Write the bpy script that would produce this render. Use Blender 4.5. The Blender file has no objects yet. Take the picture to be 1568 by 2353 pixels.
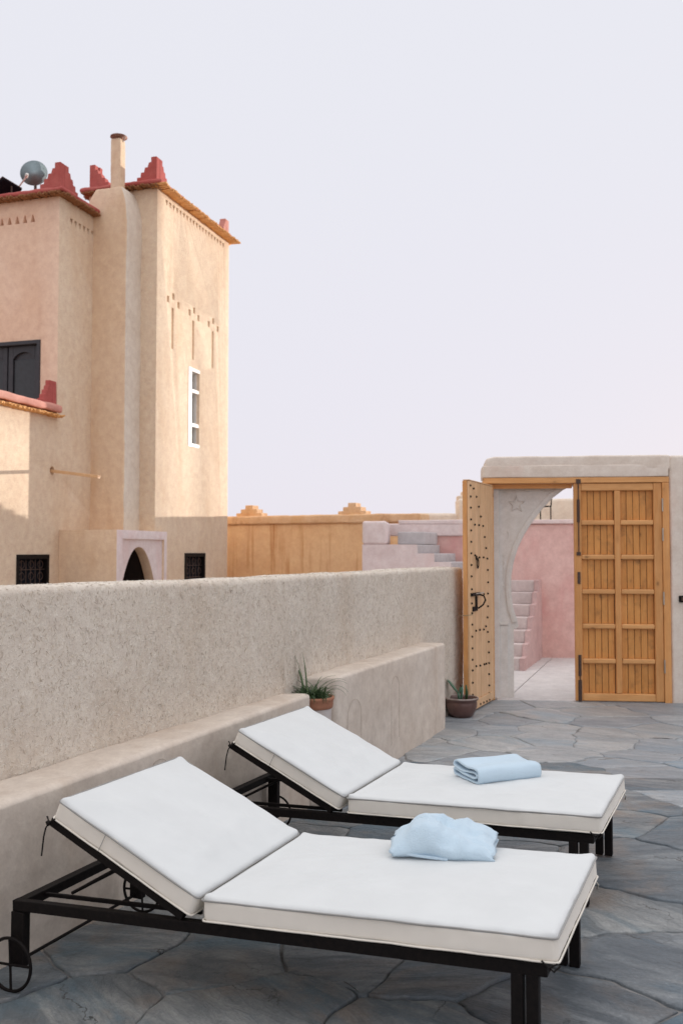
import bpy, bmesh, math, random
from math import sin, cos, radians as R, pi
from mathutils import Vector, Matrix, noise
from mathutils.geometry import tessellate_polygon
import numpy as np

# ------------------------------------------------------------------ camera, light
SC = bpy.context.scene
COL = SC.collection
cam = bpy.data.cameras.new('camera')
camo = bpy.data.objects.new('camera', cam); COL.objects.link(camo)
TILT = math.atan(92 / 2150)
camo.location = (0, 0, 1.5); camo.rotation_euler = (pi / 2 + TILT, 0, 0)
cam.sensor_fit = 'HORIZONTAL'; cam.sensor_width = 36; cam.lens = 2150 / 1568 * 36
cam.clip_start = .05; cam.clip_end = 2000
cam.dof.use_dof = True; cam.dof.focus_distance = 4.2; cam.dof.aperture_fstop = 6.3
SC.camera = camo

SUN_AZ = math.atan2(.65, .76)          # clockwise from +Y, beyond the frame's right edge
SUN_EL = R(2.3)
world = bpy.data.worlds.new('World'); SC.world = world; world.use_nodes = True
wt = world.node_tree; wt.nodes.clear()
wo = wt.nodes.new('ShaderNodeOutputWorld')
sky = wt.nodes.new('ShaderNodeTexSky'); sky.sky_type = 'NISHITA'; sky.sun_disc = False
sky.sun_elevation = SUN_EL; sky.sun_rotation = SUN_AZ; sky.dust_density = 2.0
b1 = wt.nodes.new('ShaderNodeBackground'); b1.inputs[1].default_value = .07
wt.links.new(sky.outputs[0], b1.inputs[0])
# thin bright evening haze veil over the whole dome
tc = wt.nodes.new('ShaderNodeTexCoord'); sx = wt.nodes.new('ShaderNodeSeparateXYZ')
wt.links.new(tc.outputs['Generated'], sx.inputs[0])
mr = wt.nodes.new('ShaderNodeMapRange'); mr.inputs[1].default_value = 0; mr.inputs[2].default_value = 1
wt.links.new(sx.outputs[2], mr.inputs[0])
rp = wt.nodes.new('ShaderNodeValToRGB'); rp.color_ramp.interpolation = 'EASE'
rp.color_ramp.elements[0].color = (.955, .93, 1.03, 1); rp.color_ramp.elements[0].position = 0
rp.color_ramp.elements[1].color = (1.98, 1.94, 1.95, 1); rp.color_ramp.elements[1].position = 1
_e = rp.color_ramp.elements.new(.52); _e.color = (.955, .96, 1.04, 1)
wt.links.new(mr.outputs[0], rp.inputs[0])
b2 = wt.nodes.new('ShaderNodeBackground'); b2.inputs[1].default_value = .98
wt.links.new(rp.outputs[0], b2.inputs[0])
ad = wt.nodes.new('ShaderNodeMixShader'); ad.inputs[0].default_value = .86
wt.links.new(b1.outputs[0], ad.inputs[1]); wt.links.new(b2.outputs[0], ad.inputs[2])
wt.links.new(ad.outputs[0], wo.inputs[0])

sl = bpy.data.lights.new('sun', 'SUN'); sl.energy = 5.0; sl.angle = R(.5); sl.color = (1, .91, .82)
so = bpy.data.objects.new('sun', sl); COL.objects.link(so)
sd = Vector((sin(SUN_AZ) * cos(SUN_EL), cos(SUN_AZ) * cos(SUN_EL), sin(SUN_EL)))
so.rotation_euler = sd.to_track_quat('Z', 'Y').to_euler(); so.location = (6, 7, 5)

SC.render.engine = 'CYCLES'
SC.view_settings.view_transform = 'Standard'; SC.view_settings.look = 'None'
SC.view_settings.exposure = 0.0; SC.view_settings.gamma = 1; SC.view_settings.use_curve_mapping = False
SC.render.resolution_x = 682; SC.render.resolution_y = 1024
SC.cycles.max_bounces = 10; SC.cycles.diffuse_bounces = 6

random.seed(7)

# ------------------------------------------------------------------ helpers: objects
def tag(o, label=None, cat=None, group=None, kind=None):
    if label: o['label'] = label
    if cat: o['category'] = cat
    if group: o['group'] = group
    if kind: o['kind'] = kind
    return o

def thing(name, label, cat, loc=(0, 0, 0), rz=0, group=None, kind=None):
    o = bpy.data.objects.new(name, None); COL.objects.link(o)
    o.empty_display_size = .1
    o.location = loc; o.rotation_euler = (0, 0, rz)
    return tag(o, label, cat, group, kind)

def link(name, me, parent=None, loc=None, rot=None):
    o = bpy.data.objects.new(name, me); COL.objects.link(o)
    if parent: o.parent = parent
    if loc is not None: o.location = loc
    if rot is not None: o.rotation_euler = rot
    return o

def tomesh(name, bm, mats, smooth=False, ang=None):
    bmesh.ops.recalc_face_normals(bm, faces=bm.faces[:])
    me = bpy.data.meshes.new(name); bm.to_mesh(me); bm.free()
    for m in (mats if isinstance(mats, (list, tuple)) else [mats]): me.materials.append(m)
    if smooth: me.polygons.foreach_set('use_smooth', [True] * len(me.polygons))
    if ang:
        me.polygons.foreach_set('use_smooth', [True] * len(me.polygons))
        try: me.set_sharp_from_angle(angle=R(ang))
        except Exception: pass
    return me

def obj(name, bm, mats, parent=None, loc=None, rot=None, smooth=False, ang=None):
    return link(name, tomesh(name, bm, mats, smooth, ang), parent, loc, rot)

def add_box(bm, x0, x1, y0, y1, z0, z1, M=None, bev=0):
    t = bmesh.new()
    r = bmesh.ops.create_cube(t, size=1)
    for v in t.verts:
        v.co = Vector((x0 + (v.co.x + .5) * (x1 - x0), y0 + (v.co.y + .5) * (y1 - y0), z0 + (v.co.z + .5) * (z1 - z0)))
    if bev:
        bmesh.ops.bevel(t, geom=t.edges[:], offset=bev, segments=2, affect='EDGES', clamp_overlap=True, profile=.5)
    if M: t.transform(M)
    me = bpy.data.meshes.new('tmp'); t.to_mesh(me); t.free(); bm.from_mesh(me); bpy.data.meshes.remove(me)
    return bm

def box(x0, x1, y0, y1, z0, z1, bev=0, M=None):
    return add_box(bmesh.new(), x0, x1, y0, y1, z0, z1, M, bev)

def add_tube(bm, pts, r, n=8, cap=True, closed=False, rr=None):
    pts = [Vector(p) for p in pts]; rings = []
    m = len(pts); up = Vector((0, 0, 1)); prev = None
    for i, p in enumerate(pts):
        if closed: d = pts[(i + 1) % m] - pts[i - 1]
        else: d = pts[min(i + 1, m - 1)] - pts[max(i - 1, 0)]
        d.normalize()
        if prev is None:
            a = d.cross(up)
            if a.length < .1: a = d.cross(Vector((1, 0, 0)))
        else:
            a = prev - d * prev.dot(d)
        a.normalize(); prev = a; b = d.cross(a)
        q = rr[i] if rr else r
        rings.append([bm.verts.new(p + (a * cos(2 * pi * k / n) + b * sin(2 * pi * k / n)) * q) for k in range(n)])
    for i in range(m if closed else m - 1):
        A, B = rings[i], rings[(i + 1) % m]
        for k in range(n): bm.faces.new((A[k], A[(k + 1) % n], B[(k + 1) % n], B[k]))
    if cap and not closed:
        bm.faces.new(rings[0][::-1]); bm.faces.new(rings[-1])
    return bm

def tube(pts, r, n=8, **k): return add_tube(bmesh.new(), pts, r, n, **k)

def add_lathe(bm, prof, n=40, c=(0, 0, 0), wob=0):
    rings = []
    for (r, z) in prof:
        rings.append([bm.verts.new((c[0] + r * cos(2 * pi * k / n) * (1 + wob * noise.noise((cos(2 * pi * k / n), sin(2 * pi * k / n), z * 5))),
                                    c[1] + r * sin(2 * pi * k / n), c[2] + z)) for k in range(n)])
    for A, B in zip(rings, rings[1:]):
        for k in range(n): bm.faces.new((A[k], A[(k + 1) % n], B[(k + 1) % n], B[k]))
    if prof[0][0] > 1e-4: bm.faces.new(rings[0][::-1])
    if prof[-1][0] > 1e-4: bm.faces.new(rings[-1])
    bmesh.ops.remove_doubles(bm, verts=bm.verts[:], dist=1e-5)
    return bm

def add_prism(bm, poly, axis, a, b):
    """poly of 2-D points extruded along axis 'x','y' or 'z' from a to b"""
    def P(p, t):
        return {'x': (t, p[0], p[1]), 'y': (p[0], t, p[1]), 'z': (p[0], p[1], t)}[axis]
    A = [bm.verts.new(P(p, a)) for p in poly]; B = [bm.verts.new(P(p, b)) for p in poly]
    n = len(poly)
    if n > 4:
        for t in tessellate_polygon([[Vector((p[0], p[1], 0)) for p in poly]]):
            bm.faces.new([A[i] for i in t][::-1]); bm.faces.new([B[i] for i in t])
    else: bm.faces.new(A[::-1]); bm.faces.new(B)
    for i in range(n): bm.faces.new((A[i], A[(i + 1) % n], B[(i + 1) % n], B[i]))
    return bm
def prism(poly, axis, a, b): return add_prism(bmesh.new(), poly, axis, a, b)

def disp(p, amp, freq, seed=0):
    q = Vector((p[0] * freq + seed, p[1] * freq, p[2] * freq))
    return amp * (noise.noise(q) + .4 * noise.noise(q * 3.1) + .2 * noise.noise(q * 7.3))

def soft_box(L, W, H, r=.03, cell=.06, amp=.004, freq=3, seed=0, warp=None):
    """hand-finished plaster block [0..L]x[0..W]x[0..H]: rounded arrises, uneven faces"""
    dims = (L, W, H); ns = [max(2, int(round(d / cell))) for d in dims]
    def coords(n, d):
        e = min(r, d * .45)
        c = [0, e * .35, e * .75, e]
        inner = [e + (d - 2 * e) * i / n for i in range(1, n)]
        return c + inner + [d - x for x in reversed(c)]
    cs = [coords(n, d) for n, d in zip(ns, dims)]
    bm = bmesh.new(); V = {}
    def vert(p):
        k = tuple(round(x, 5) for x in p)
        if k in V: return V[k]
        inn = Vector([min(max(p[i], min(r, dims[i] * .45)), dims[i] - min(r, dims[i] * .45)) for i in range(3)])
        v = Vector(p) - inn
        if v.length > 1e-7:
            nrm = v.normalized()
            # rounded in directions that are off the inner box
            m = max(abs(v.x), abs(v.y), abs(v.z))
            co = inn + nrm * min(r, dims[0] * .45, dims[1] * .45, dims[2] * .45) * (1 if m > 1e-6 else 0)
        else: co = inn; nrm = Vector((0, 0, 1))
        co = co + nrm * disp(co, amp, freq, seed)
        if warp: co = Vector(warp(co))
        V[k] = bm.verts.new(co); return V[k]
    for ax in range(3):
        u, w = [(1, 2), (2, 0), (0, 1)][ax]
        for side in (0, dims[ax]):
            for i in range(len(cs[u]) - 1):
                for j in range(len(cs[w]) - 1):
                    q = []
                    for (a, b) in ((i, j), (i + 1, j), (i + 1, j + 1), (i, j + 1)):
                        p = [0, 0, 0]; p[ax] = side; p[u] = cs[u][a]; p[w] = cs[w][b]; q.append(vert(p))
                    if side == 0: q.reverse()
                    try: bm.faces.new(q)
                    except ValueError: pass
    return bm

def off(x, y, z): return lambda p: (p[0] + x, p[1] + y, p[2] + z)

def carve(name, bm, cutters, mats, parent, bevel=0, dark=None, ang=40):
    """solid minus cutters (list of bmesh); returns the linked object"""
    me = tomesh(name, bm, mats)
    o = link(name, me, None)
    allc = bmesh.new()
    for c in cutters:
        bmesh.ops.recalc_face_normals(c, faces=c.faces[:])
        t = bpy.data.meshes.new('t'); c.to_mesh(t); c.free(); allc.from_mesh(t); bpy.data.meshes.remove(t)
    cm = bpy.data.meshes.new('c'); allc.to_mesh(cm); allc.free()
    co = bpy.data.objects.new('c', cm); COL.objects.link(co)
    md = o.modifiers.new('b', 'BOOLEAN'); md.operation = 'DIFFERENCE'; md.solver = 'EXACT'; md.use_self = True; md.object = co
    if bevel:
        bv = o.modifiers.new('v', 'BEVEL'); bv.width = bevel; bv.segments = 2; bv.limit_method = 'ANGLE'; bv.angle_limit = R(50)
    bpy.context.view_layer.update()
    dg = bpy.context.evaluated_depsgraph_get()
    nm = bpy.data.meshes.new_from_object(o.evaluated_get(dg))
    o.modifiers.clear(); o.data = nm; nm.name = name
    bpy.data.objects.remove(co); bpy.data.meshes.remove(cm)
    o.parent = parent
    if ang:
        nm.polygons.foreach_set('use_smooth', [True] * len(nm.polygons))
        try: nm.set_sharp_from_angle(angle=R(ang))
        except Exception: pass
    return o

# ------------------------------------------------------------------ helpers: materials
def newmat(name):
    m = bpy.data.materials.new(name); m.use_nodes = True
    nt = m.node_tree; b = nt.nodes['Principled BSDF']
    return m, nt, b
def nd(nt, typ, ins=None, **props):
    n = nt.nodes.new(typ)
    for k, v in props.items(): setattr(n, k, v)
    for k, v in (ins or {}).items():
        if hasattr(v, 'is_linked') or isinstance(v, bpy.types.NodeSocket): nt.links.new(v, n.inputs[k])
        else: n.inputs[k].default_value = v
    return n
def c4(c): return (c[0], c[1], c[2], 1)
def coord(nt, scale=(1, 1, 1), rnd=True):
    tc = nd(nt, 'ShaderNodeTexCoord'); oi = nd(nt, 'ShaderNodeObjectInfo')
    mp = nd(nt, 'ShaderNodeMapping', {'Vector': tc.outputs['Object'], 'Scale': scale})
    if rnd:
        mu = nd(nt, 'ShaderNodeVectorMath', {0: (37., 19., 53.)}, operation='SCALE'); nt.links.new(oi.outputs['Random'], mu.inputs['Scale'])
        nt.links.new(mu.outputs[0], mp.inputs['Location'])
    return mp.outputs[0], oi
def mixc(nt, fac, a, b, mode='MIX'):
    n = nd(nt, 'ShaderNodeMix', data_type='RGBA', blend_type=mode)
    for i, v in ((0, fac), (6, a), (7, b)):
        if isinstance(v, bpy.types.NodeSocket): nt.links.new(v, n.inputs[i])
        else: n.inputs[i].default_value = v if i == 0 else c4(v)
    return n.outputs[2]
def mapr(nt, v, a, b, c=0, d=1):
    return nd(nt, 'ShaderNodeMapRange', {0: v, 1: a, 2: b, 3: c, 4: d}).outputs[0]
def nz(nt, vec, scale, detail=4, rough=.55, dist=0):
    return nd(nt, 'ShaderNodeTexNoise', {'Vector': vec, 'Scale': scale, 'Detail': detail, 'Roughness': rough, 'Distortion': dist}).outputs[0]
def bump(nt, h, strength, dist, normal=None):
    n = nd(nt, 'ShaderNodeBump', {'Strength': strength, 'Distance': dist, 'Height': h})
    if normal is not None: nt.links.new(normal, n.inputs['Normal'])
    return n.outputs[0]

def plaster(name, a, b, fleck=None, fleck_amt=.5, stain=None, stain_amt=.4, big=1.3, fine=55, bs=.5, bd=.004, rough=.92, trowel=.4, vstreak=0):
    m, nt, bs_ = newmat(name)
    v, oi = coord(nt)
    n1 = nz(nt, v, big, 5, .6, .3)
    col = mixc(nt, mapr(nt, n1, .35, .65), a, b)
    n2 = nz(nt, v, fine * .25, 6, .7)
    col = mixc(nt, .28, col, mixc(nt, mapr(nt, n2, .3, .7), [x * .55 for x in a], [min(1, x * 1.45) for x in b]), 'MIX')
    n5 = nz(nt, v, fine * 1.6, 3, .7)
    col = mixc(nt, mapr(nt, n5, .25, .75, 0, .22), col, [x * .5 for x in a])
    if stain:
        v2 = nd(nt, 'ShaderNodeMapping', {'Vector': v, 'Scale': (1, 1, .35 if not vstreak else .06)}).outputs[0]
        n3 = nz(nt, v2, 2.2 if not vstreak else 7, 6, .65, .2)
        col = mixc(nt, mapr(nt, n3, .52, .72, 0, stain_amt), col, stain)
    h = nz(nt, v, fine, 6, .7)
    if fleck:
        hs = []
        for k, (rot, sc) in enumerate((((.3, .9, .2), (1, 1, .16)), ((1.2, .1, 1.), (1, 1, .18)), ((.2, 2.1, .5), (1, 1, .16)))):
            mp = nd(nt, 'ShaderNodeMapping', {'Vector': v, 'Rotation': rot}).outputs[0]
            mp = nd(nt, 'ShaderNodeMapping', {'Vector': mp, 'Scale': sc}).outputs[0]
            f = nz(nt, mp, 75 + 20 * k, 2, .5)
            f = mapr(nt, f, .60, .70); hs.append(f)
            col = mixc(nt, nd(nt, 'ShaderNodeMath', {0: f, 1: fleck_amt}, operation='MULTIPLY').outputs[0], col,
                       fleck if k != 1 else [x * .62 for x in a])
        hh = nd(nt, 'ShaderNodeMath', {0: hs[0], 1: hs[2]}, operation='ADD').outputs[0]
        h = nd(nt, 'ShaderNodeMath', {0: h, 1: hh}, operation='ADD').outputs[0]
    nt.links.new(col, bs_.inputs['Base Color'])
    bs_.inputs['Roughness'].default_value = rough
    bs_.inputs['Specular IOR Level'].default_value = .25
    nn = bump(nt, nz(nt, v, 5, 4, .55, .4), trowel, .012)
    nn = bump(nt, h, bs, bd, nn)
    nt.links.new(nn, bs_.inputs['Normal'])
    return m

def wood(name, a, b, axis='z', knots=True, dirt=.0):
    m, nt, bs_ = newmat(name)
    sc = {'z': (1, 1, .06), 'x': (.06, 1, 1)}[axis]
    v, oi = coord(nt)
    vs = nd(nt, 'ShaderNodeMapping', {'Vector': v, 'Scale': sc}).outputs[0]
    g = nz(nt, vs, 38, 5, .6, 1.2)
    g2 = nz(nt, vs, 150, 3, .6)
    col = mixc(nt, mapr(nt, g, .3, .7), a, b)
    col = mixc(nt, mapr(nt, g2, .35, .7, 0, .35), col, [x * .62 for x in a])
    big = nz(nt, v, 3.5, 4, .6)
    col = mixc(nt, mapr(nt, big, .45, .75, 0, .45), col, [x * .62 for x in a])
    if knots:
        ks = nd(nt, 'ShaderNodeMapping', {'Vector': v, 'Scale': {'z': (1, 1, .6), 'x': (.6, 1, 1)}[axis]}).outputs[0]
        vo = nd(nt, 'ShaderNodeTexVoronoi', {'Vector': ks, 'Scale': 7.5}, feature='F1')
        kf = mapr(nt, vo.outputs['Distance'], .05, .13, 1, 0)
        col = mixc(nt, nd(nt, 'ShaderNodeMath', {0: kf, 1: .8}, operation='MULTIPLY').outputs[0], col, (.13, .045, .012))
        halo = mapr(nt, vo.outputs['Distance'], .1, .3, .3, 0)
        col = mixc(nt, halo, col, [x * .6 for x in a])
    col = mixc(nt, mapr(nt, oi.outputs['Random'], 0, 1, 0, .28), col, [x * .6 for x in a])
    if dirt:
        dn = nz(nt, v, 4, 5, .7, .5)
        col = mixc(nt, mapr(nt, dn, .52, .7, 0, dirt), col, (.06, .03, .015))
    nt.links.new(col, bs_.inputs['Base Color'])
    bs_.inputs['Roughness'].default_value = .55
    nt.links.new(bump(nt, g2, .25, .0015), bs_.inputs['Normal'])
    return m

def simple(name, a, rough=.6, metal=0, b=None, scale=20, bstr=.2, bdist=.002, spec=.5):
    m, nt, bs_ = newmat(name)
    v, oi = coord(nt)
    n = nz(nt, v, scale, 5, .65)
    col = mixc(nt, mapr(nt, n, .35, .68), a, b or [x * .7 for x in a])
    nt.links.new(col, bs_.inputs['Base Color'])
    bs_.inputs['Roughness'].default_value = rough; bs_.inputs['Metallic'].default_value = metal
    bs_.inputs['Specular IOR Level'].default_value = spec
    nt.links.new(bump(nt, nz(nt, v, scale * 4, 4, .6), bstr, bdist), bs_.inputs['Normal'])
    return m

M = {}
M['straw_wall'] = plaster('straw_plaster', (.70, .60, .505), (.78, .69, .60), fleck=(.88, .82, .73), fleck_amt=.45, fine=80, bs=.5, bd=.004, stain=(.52, .40, .29), stain_amt=.4)
M['bench'] = plaster('bench_plaster', (.66, .555, .465), (.73, .64, .555), stain=(.50, .37, .27), stain_amt=.5, fine=40, bs=.25, bd=.002, trowel=.6)
M['tower'] = plaster('tower_plaster', (.82, .61, .44), (.86, .67, .505), fleck=(.90, .76, .62), fleck_amt=.35, fine=45, bs=.6, bd=.006, stain=(.60, .38, .22), stain_amt=.35, trowel=.22)
M['facade'] = plaster('facade_paint', (.83, .565, .42), (.86, .61, .47), fine=40, bs=.35, bd=.004, stain=(.72, .47, .32), stain_amt=.3, trowel=.22)
M['breast'] = plaster('chimney_plaster', (.82, .59, .41), (.86, .645, .47), fine=40, bs=.5, bd=.006, stain=(.58, .35, .19), stain_amt=.5, trowel=.3)
M['gate'] = plaster('gate_plaster', (.80, .68, .57), (.84, .73, .635), fine=35, bs=.35, bd=.003, stain=(.74, .50, .42), stain_amt=.45, big=.9)
M['arch'] = plaster('arch_plaster', (.78, .73, .665), (.82, .78, .73), fine=40, bs=.25, bd=.002, stain=(.74, .60, .52), stain_amt=.3)
M['pink'] = plaster('pink_paint', (.74, .44, .40), (.78, .54, .50), fine=30, bs=.3, bd=.004, stain=(.64, .29, .28), stain_amt=.6, big=.7)
M['palepink'] = plaster('pale_pink_paint', (.78, .63, .61), (.82, .70, .68), fine=30, bs=.3, bd=.004, stain=(.78, .54, .51), stain_amt=.5, big=1.)
M['grey_plaster'] = plaster('grey_plaster', (.50, .47, .475), (.56, .53, .53), fine=30, bs=.3, bd=.003)
M['breast_lit'] = plaster('chimney_plaster_lit', (.76, .65, .54), (.80, .70, .60), fine=40, bs=.5, bd=.006, stain=(.64, .52, .42), stain_amt=.3, trowel=.3)  # paler, greyer copy of the chimney plaster with side light in its colour
M['cream'] = plaster('cream_plaster', (.80, .66, .53), (.84, .72, .60), fine=25, bs=.4, bd=.006, stain=(.72, .52, .38), stain_amt=.3)
M['orange'] = plaster('ochre_plaster', (.90, .54, .28), (.90, .60, .36), fine=25, bs=.4, bd=.006, stain=(.50, .20, .06), stain_amt=1.0, vstreak=1, big=.5)
M['orange_band'] = plaster('ochre_coping', (.76, .45, .23), (.84, .58, .38), fine=20, bs=.5, bd=.01, stain=(.38, .15, .05), stain_amt=.9, big=3)
M['red'] = plaster('red_paint', (.42, .085, .075), (.50, .14, .125), fine=25, bs=.5, bd=.006, stain=(.6, .27, .22), stain_amt=.4)
M['salmon'] = plaster('sunlit_red_paint', (.62, .27, .22), (.68, .36, .29), fine=25, bs=.5, bd=.006)  # red paint lightened to salmon, the low sun put into the colour
M['reed'] = simple('dry_reeds', (.34, .15, .06), .8, b=(.2, .08, .03), scale=40)
M['reed_lit'] = simple('sunlit_reeds', (.80, .42, .15), .8, b=(.62, .30, .10), scale=40)  # lit copy of the reeds, low sun's orange put into the colour
M['woodz'] = wood('door_wood', (.72, .32, .095), (.84, .44, .17), 'z', dirt=.0)
M['woodzd'] = wood('panel_wood', (.68, .275, .06), (.80, .39, .115), 'z', dirt=.45)
M['woodx'] = wood('rail_wood', (.74, .35, .115), (.86, .47, .19), 'x')
M['woodp'] = wood('sunned_wood', (.78, .48, .25), (.86, .59, .35), 'z', knots=False)
M['iron'] = simple('black_iron', (.004, .003, .003), .65, b=(.010, .007, .006), scale=60, spec=.18)
M['old_iron'] = simple('old_iron', (.07, .05, .045), .55, .4, b=(.12, .07, .05), scale=50)
M['steel'] = simple('hinge_steel', (.55, .52, .45), .35, .8)
M['darkwood'] = simple('dark_painted_wood', (.022, .022, .028), .45, b=(.035, .033, .04), scale=15)
M['white'] = simple('white_frame_paint', (.78, .77, .75), .5, b=(.72, .70, .66))
M['glass_dark'] = simple('window_glass', (.012, .014, .018), .35, b=(.02, .022, .028), bstr=0, spec=.0)
M['soil'] = simple('potting_soil', (.05, .035, .025), .95, scale=50, bstr=.8, bdist=.01)
M['terracotta'] = simple('terracotta', (.42, .19, .11), .8, b=(.34, .14, .08), scale=14)
M['lime'] = simple('limewashed_clay', (.60, .56, .54), .9, b=(.50, .42, .38), scale=6)
M['glaze'] = simple('brown_glazed_clay', (.085, .042, .034), .35, b=(.16, .085, .07), scale=9)
M['rimglaze'] = simple('pale_worn_rim', (.42, .36, .33), .6, b=(.25, .18, .15), scale=20)
M['leaf'] = simple('grass_blade', (.06, .11, .04), .5, b=(.10, .15, .055), scale=30)
M['leafd'] = simple('dark_leaf', (.03, .065, .022), .5, b=(.05, .10, .035), scale=30)
M['cactus'] = simple('cactus_skin', (.075, .17, .11), .5, b=(.11, .21, .14), scale=20)
M['dish'] = simple('grey_dish_paint', (.25, .31, .33), .6, b=(.21, .27, .29))
M['rope'] = simple('jute', (.45, .33, .2), .9)
M['cord'] = simple('cotton_cord', (.6, .57, .5), .9)
M['step'] = plaster('step_plaster', (.60, .51, .49), (.68, .59, .57), fine=30, bs=.35, bd=.004, stain=(.52, .39, .37), stain_amt=.4)
M['cheek'] = plaster('stair_cheek_paint', (.58, .40, .385), (.66, .48, .46), fine=30, bs=.4, bd=.005, stain=(.44, .26, .25), stain_amt=.6)
M['concrete'] = plaster('courtyard_screed', (.60, .57, .56), (.66, .63, .62), fine=30, bs=.4, bd=.004, stain=(.46, .42, .41), stain_amt=.35)
M['earth'] = simple('packed_earth', (.40, .27, .17), .95, b=(.34, .22, .14), scale=3)
M['mortar'] = simple('joint_mortar', (.33, .325, .32), .95, b=(.12, .115, .11), scale=6, bstr=.8, bdist=.01)

def fabric(name, a, fuzz, bd, weave=900):
    m, nt, bs_ = newmat(name)
    v, oi = coord(nt)
    n = nz(nt, v, 6, 4, .6)
    col = mixc(nt, mapr(nt, n, .3, .7), a, [x * .94 for x in a])
    nt.links.new(col, bs_.inputs['Base Color']); bs_.inputs['Roughness'].default_value = .85
    bs_.inputs['Sheen Weight'].default_value = .25; bs_.inputs['Specular IOR Level'].default_value = .3
    nn = bump(nt, nz(nt, v, 4.5, 3, .5, .6), .25, .010)
    nn = bump(nt, nz(nt, v, fuzz, 3, .7), .5, bd, nn)
    nt.links.new(nn, bs_.inputs['Normal'])
    return m
M['mattress'] = fabric('white_canvas', (.665, .685, .68), 500, .0006)
M['mat_side'] = fabric('cream_canvas', (.86, .81, .72), 500, .0006)
M['piping'] = fabric('grey_piping', (.30, .295, .28), 500, .0004)
M['towel'] = fabric('pale_blue_terry', (.55, .69, .79), 170, .007)

# slate flagstones
def slate(name, d, l, blue, brown):
    m, nt, bs_ = newmat(name)
    v, oi = coord(nt)
    rt = nd(nt, 'ShaderNodeMath', {0: oi.outputs['Random'], 1: 1.1}, operation='MULTIPLY').outputs[0]
    cx = nd(nt, 'ShaderNodeCombineXYZ', {2: rt}).outputs[0]
    rv = nd(nt, 'ShaderNodeMapping', {'Vector': v}); nt.links.new(cx, rv.inputs['Rotation'])
    vs = nd(nt, 'ShaderNodeMapping', {'Vector': rv.outputs[0], 'Scale': (.5, 1.7, 1), 'Rotation': (0, 0, -.45)}).outputs[0]
    n1 = nz(nt, vs, 2.3, 8, .60, .9)
    n2 = nz(nt, vs, 10, 7, .7, .6)
    n3 = nz(nt, v, 70, 5, .75)
    col = mixc(nt, mapr(nt, n1, .42, .58), d, l)
    col = mixc(nt, mapr(nt, n2, .38, .68, 0, .6), col, [x * .62 for x in d])
    nb = nz(nt, vs, 1.5, 5, .6, .8)
    col = mixc(nt, mapr(nt, nb, .52, .64, 0, .75), col, blue)
    nr = nz(nt, v, 2.4, 5, .62, .5)
    col = mixc(nt, mapr(nt, nr, .53, .68, 0, .7), col, brown)
    rn = nd(nt, 'ShaderNodeValToRGB', {0: oi.outputs['Random']})
    cr = rn.color_ramp; cr.interpolation = 'CONSTANT'
    cr.elements[0].color = (.92, .98, 1.02, 1); cr.elements[1].color = (1.2, 1.17, 1.12, 1); cr.elements[1].position = .8
    for p_, c_ in ((.2, (1.12, 1.10, 1.06)), (.4, (.78, .82, .86)), (.6, (1.0, .97, .93))):
        e = cr.elements.new(p_); e.color = c4(c_)
    mm = nd(nt, 'ShaderNodeMix', data_type='RGBA', blend_type='MULTIPLY'); mm.inputs[0].default_value = .8
    nt.links.new(col, mm.inputs[6]); nt.links.new(rn.outputs[0], mm.inputs[7]); col = mm.outputs[2]
    # speckle
    col = mixc(nt, mapr(nt, n3, .35, .7, .38, 0), col, [x * .45 for x in d])
    col = mixc(nt, mapr(nt, n3, .6, .8, 0, .35), col, [min(1, x * 1.7) for x in l])
    # cleft layers: stepped height with a dark lip where a layer breaks off
    q = nd(nt, 'ShaderNodeMath', {0: n1, 1: 15.}, operation='MULTIPLY').outputs[0]
    fr_ = nd(nt, 'ShaderNodeMath', {0: q}, operation='FRACT').outputs[0]
    lip = mapr(nt, fr_, .0, .07, 1, 0)
    lip = nd(nt, 'ShaderNodeMath', {0: lip, 1: mapr(nt, nz(nt, v, 3.1, 3), .47, .56)}, operation='MULTIPLY').outputs[0]
    col = mixc(nt, nd(nt, 'ShaderNodeMath', {0: lip, 1: .75}, operation='MULTIPLY').outputs[0], col, [x * .2 for x in d])
    # a few long cracks
    wv = nd(nt, 'ShaderNodeTexNoise', {'Vector': v, 'Scale': 2.2, 'Detail': 7., 'Roughness': .6}).outputs[0]
    sp = nd(nt, 'ShaderNodeSeparateXYZ', {0: rv.outputs[0]})
    ln = nd(nt, 'ShaderNodeMath', {0: nd(nt, 'ShaderNodeMath', {0: sp.outputs[1], 1: 1.6}, operation='MULTIPLY').outputs[0],
                                   1: nd(nt, 'ShaderNodeMath', {0: wv, 1: 1.3}, operation='MULTIPLY').outputs[0]}, operation='ADD').outputs[0]
    f2 = nd(nt, 'ShaderNodeMath', {0: nd(nt, 'ShaderNodeMath', {0: ln}, operation='FRACT').outputs[0], 1: .5}, operation='SUBTRACT').outputs[0]
    ab = nd(nt, 'ShaderNodeMath', {0: f2}, operation='ABSOLUTE').outputs[0]
    ck = nd(nt, 'ShaderNodeMath', {0: mapr(nt, ab, .002, .009, 1, 0), 1: mapr(nt, nz(nt, v, 1.7, 2), .5, .55)}, operation='MULTIPLY').outputs[0]
    col = mixc(nt, ck, col, (.025, .022, .022))
    nt.links.new(col, bs_.inputs['Base Color'])
    nt.links.new(mapr(nt, n2, .3, .7, .36, .6), bs_.inputs['Roughness'])
    bs_.inputs['Specular IOR Level'].default_value = .55
    st = nd(nt, 'ShaderNodeMath', {0: nd(nt, 'ShaderNodeMath', {0: q}, operation='FLOOR').outputs[0], 1: .066}, operation='MULTIPLY').outputs[0]
    h = nd(nt, 'ShaderNodeMath', {0: st, 1: nd(nt, 'ShaderNodeMath', {0: n2, 1: .30}, operation='MULTIPLY').outputs[0]}, operation='ADD').outputs[0]
    nn = bump(nt, h, .9, .06)
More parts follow.
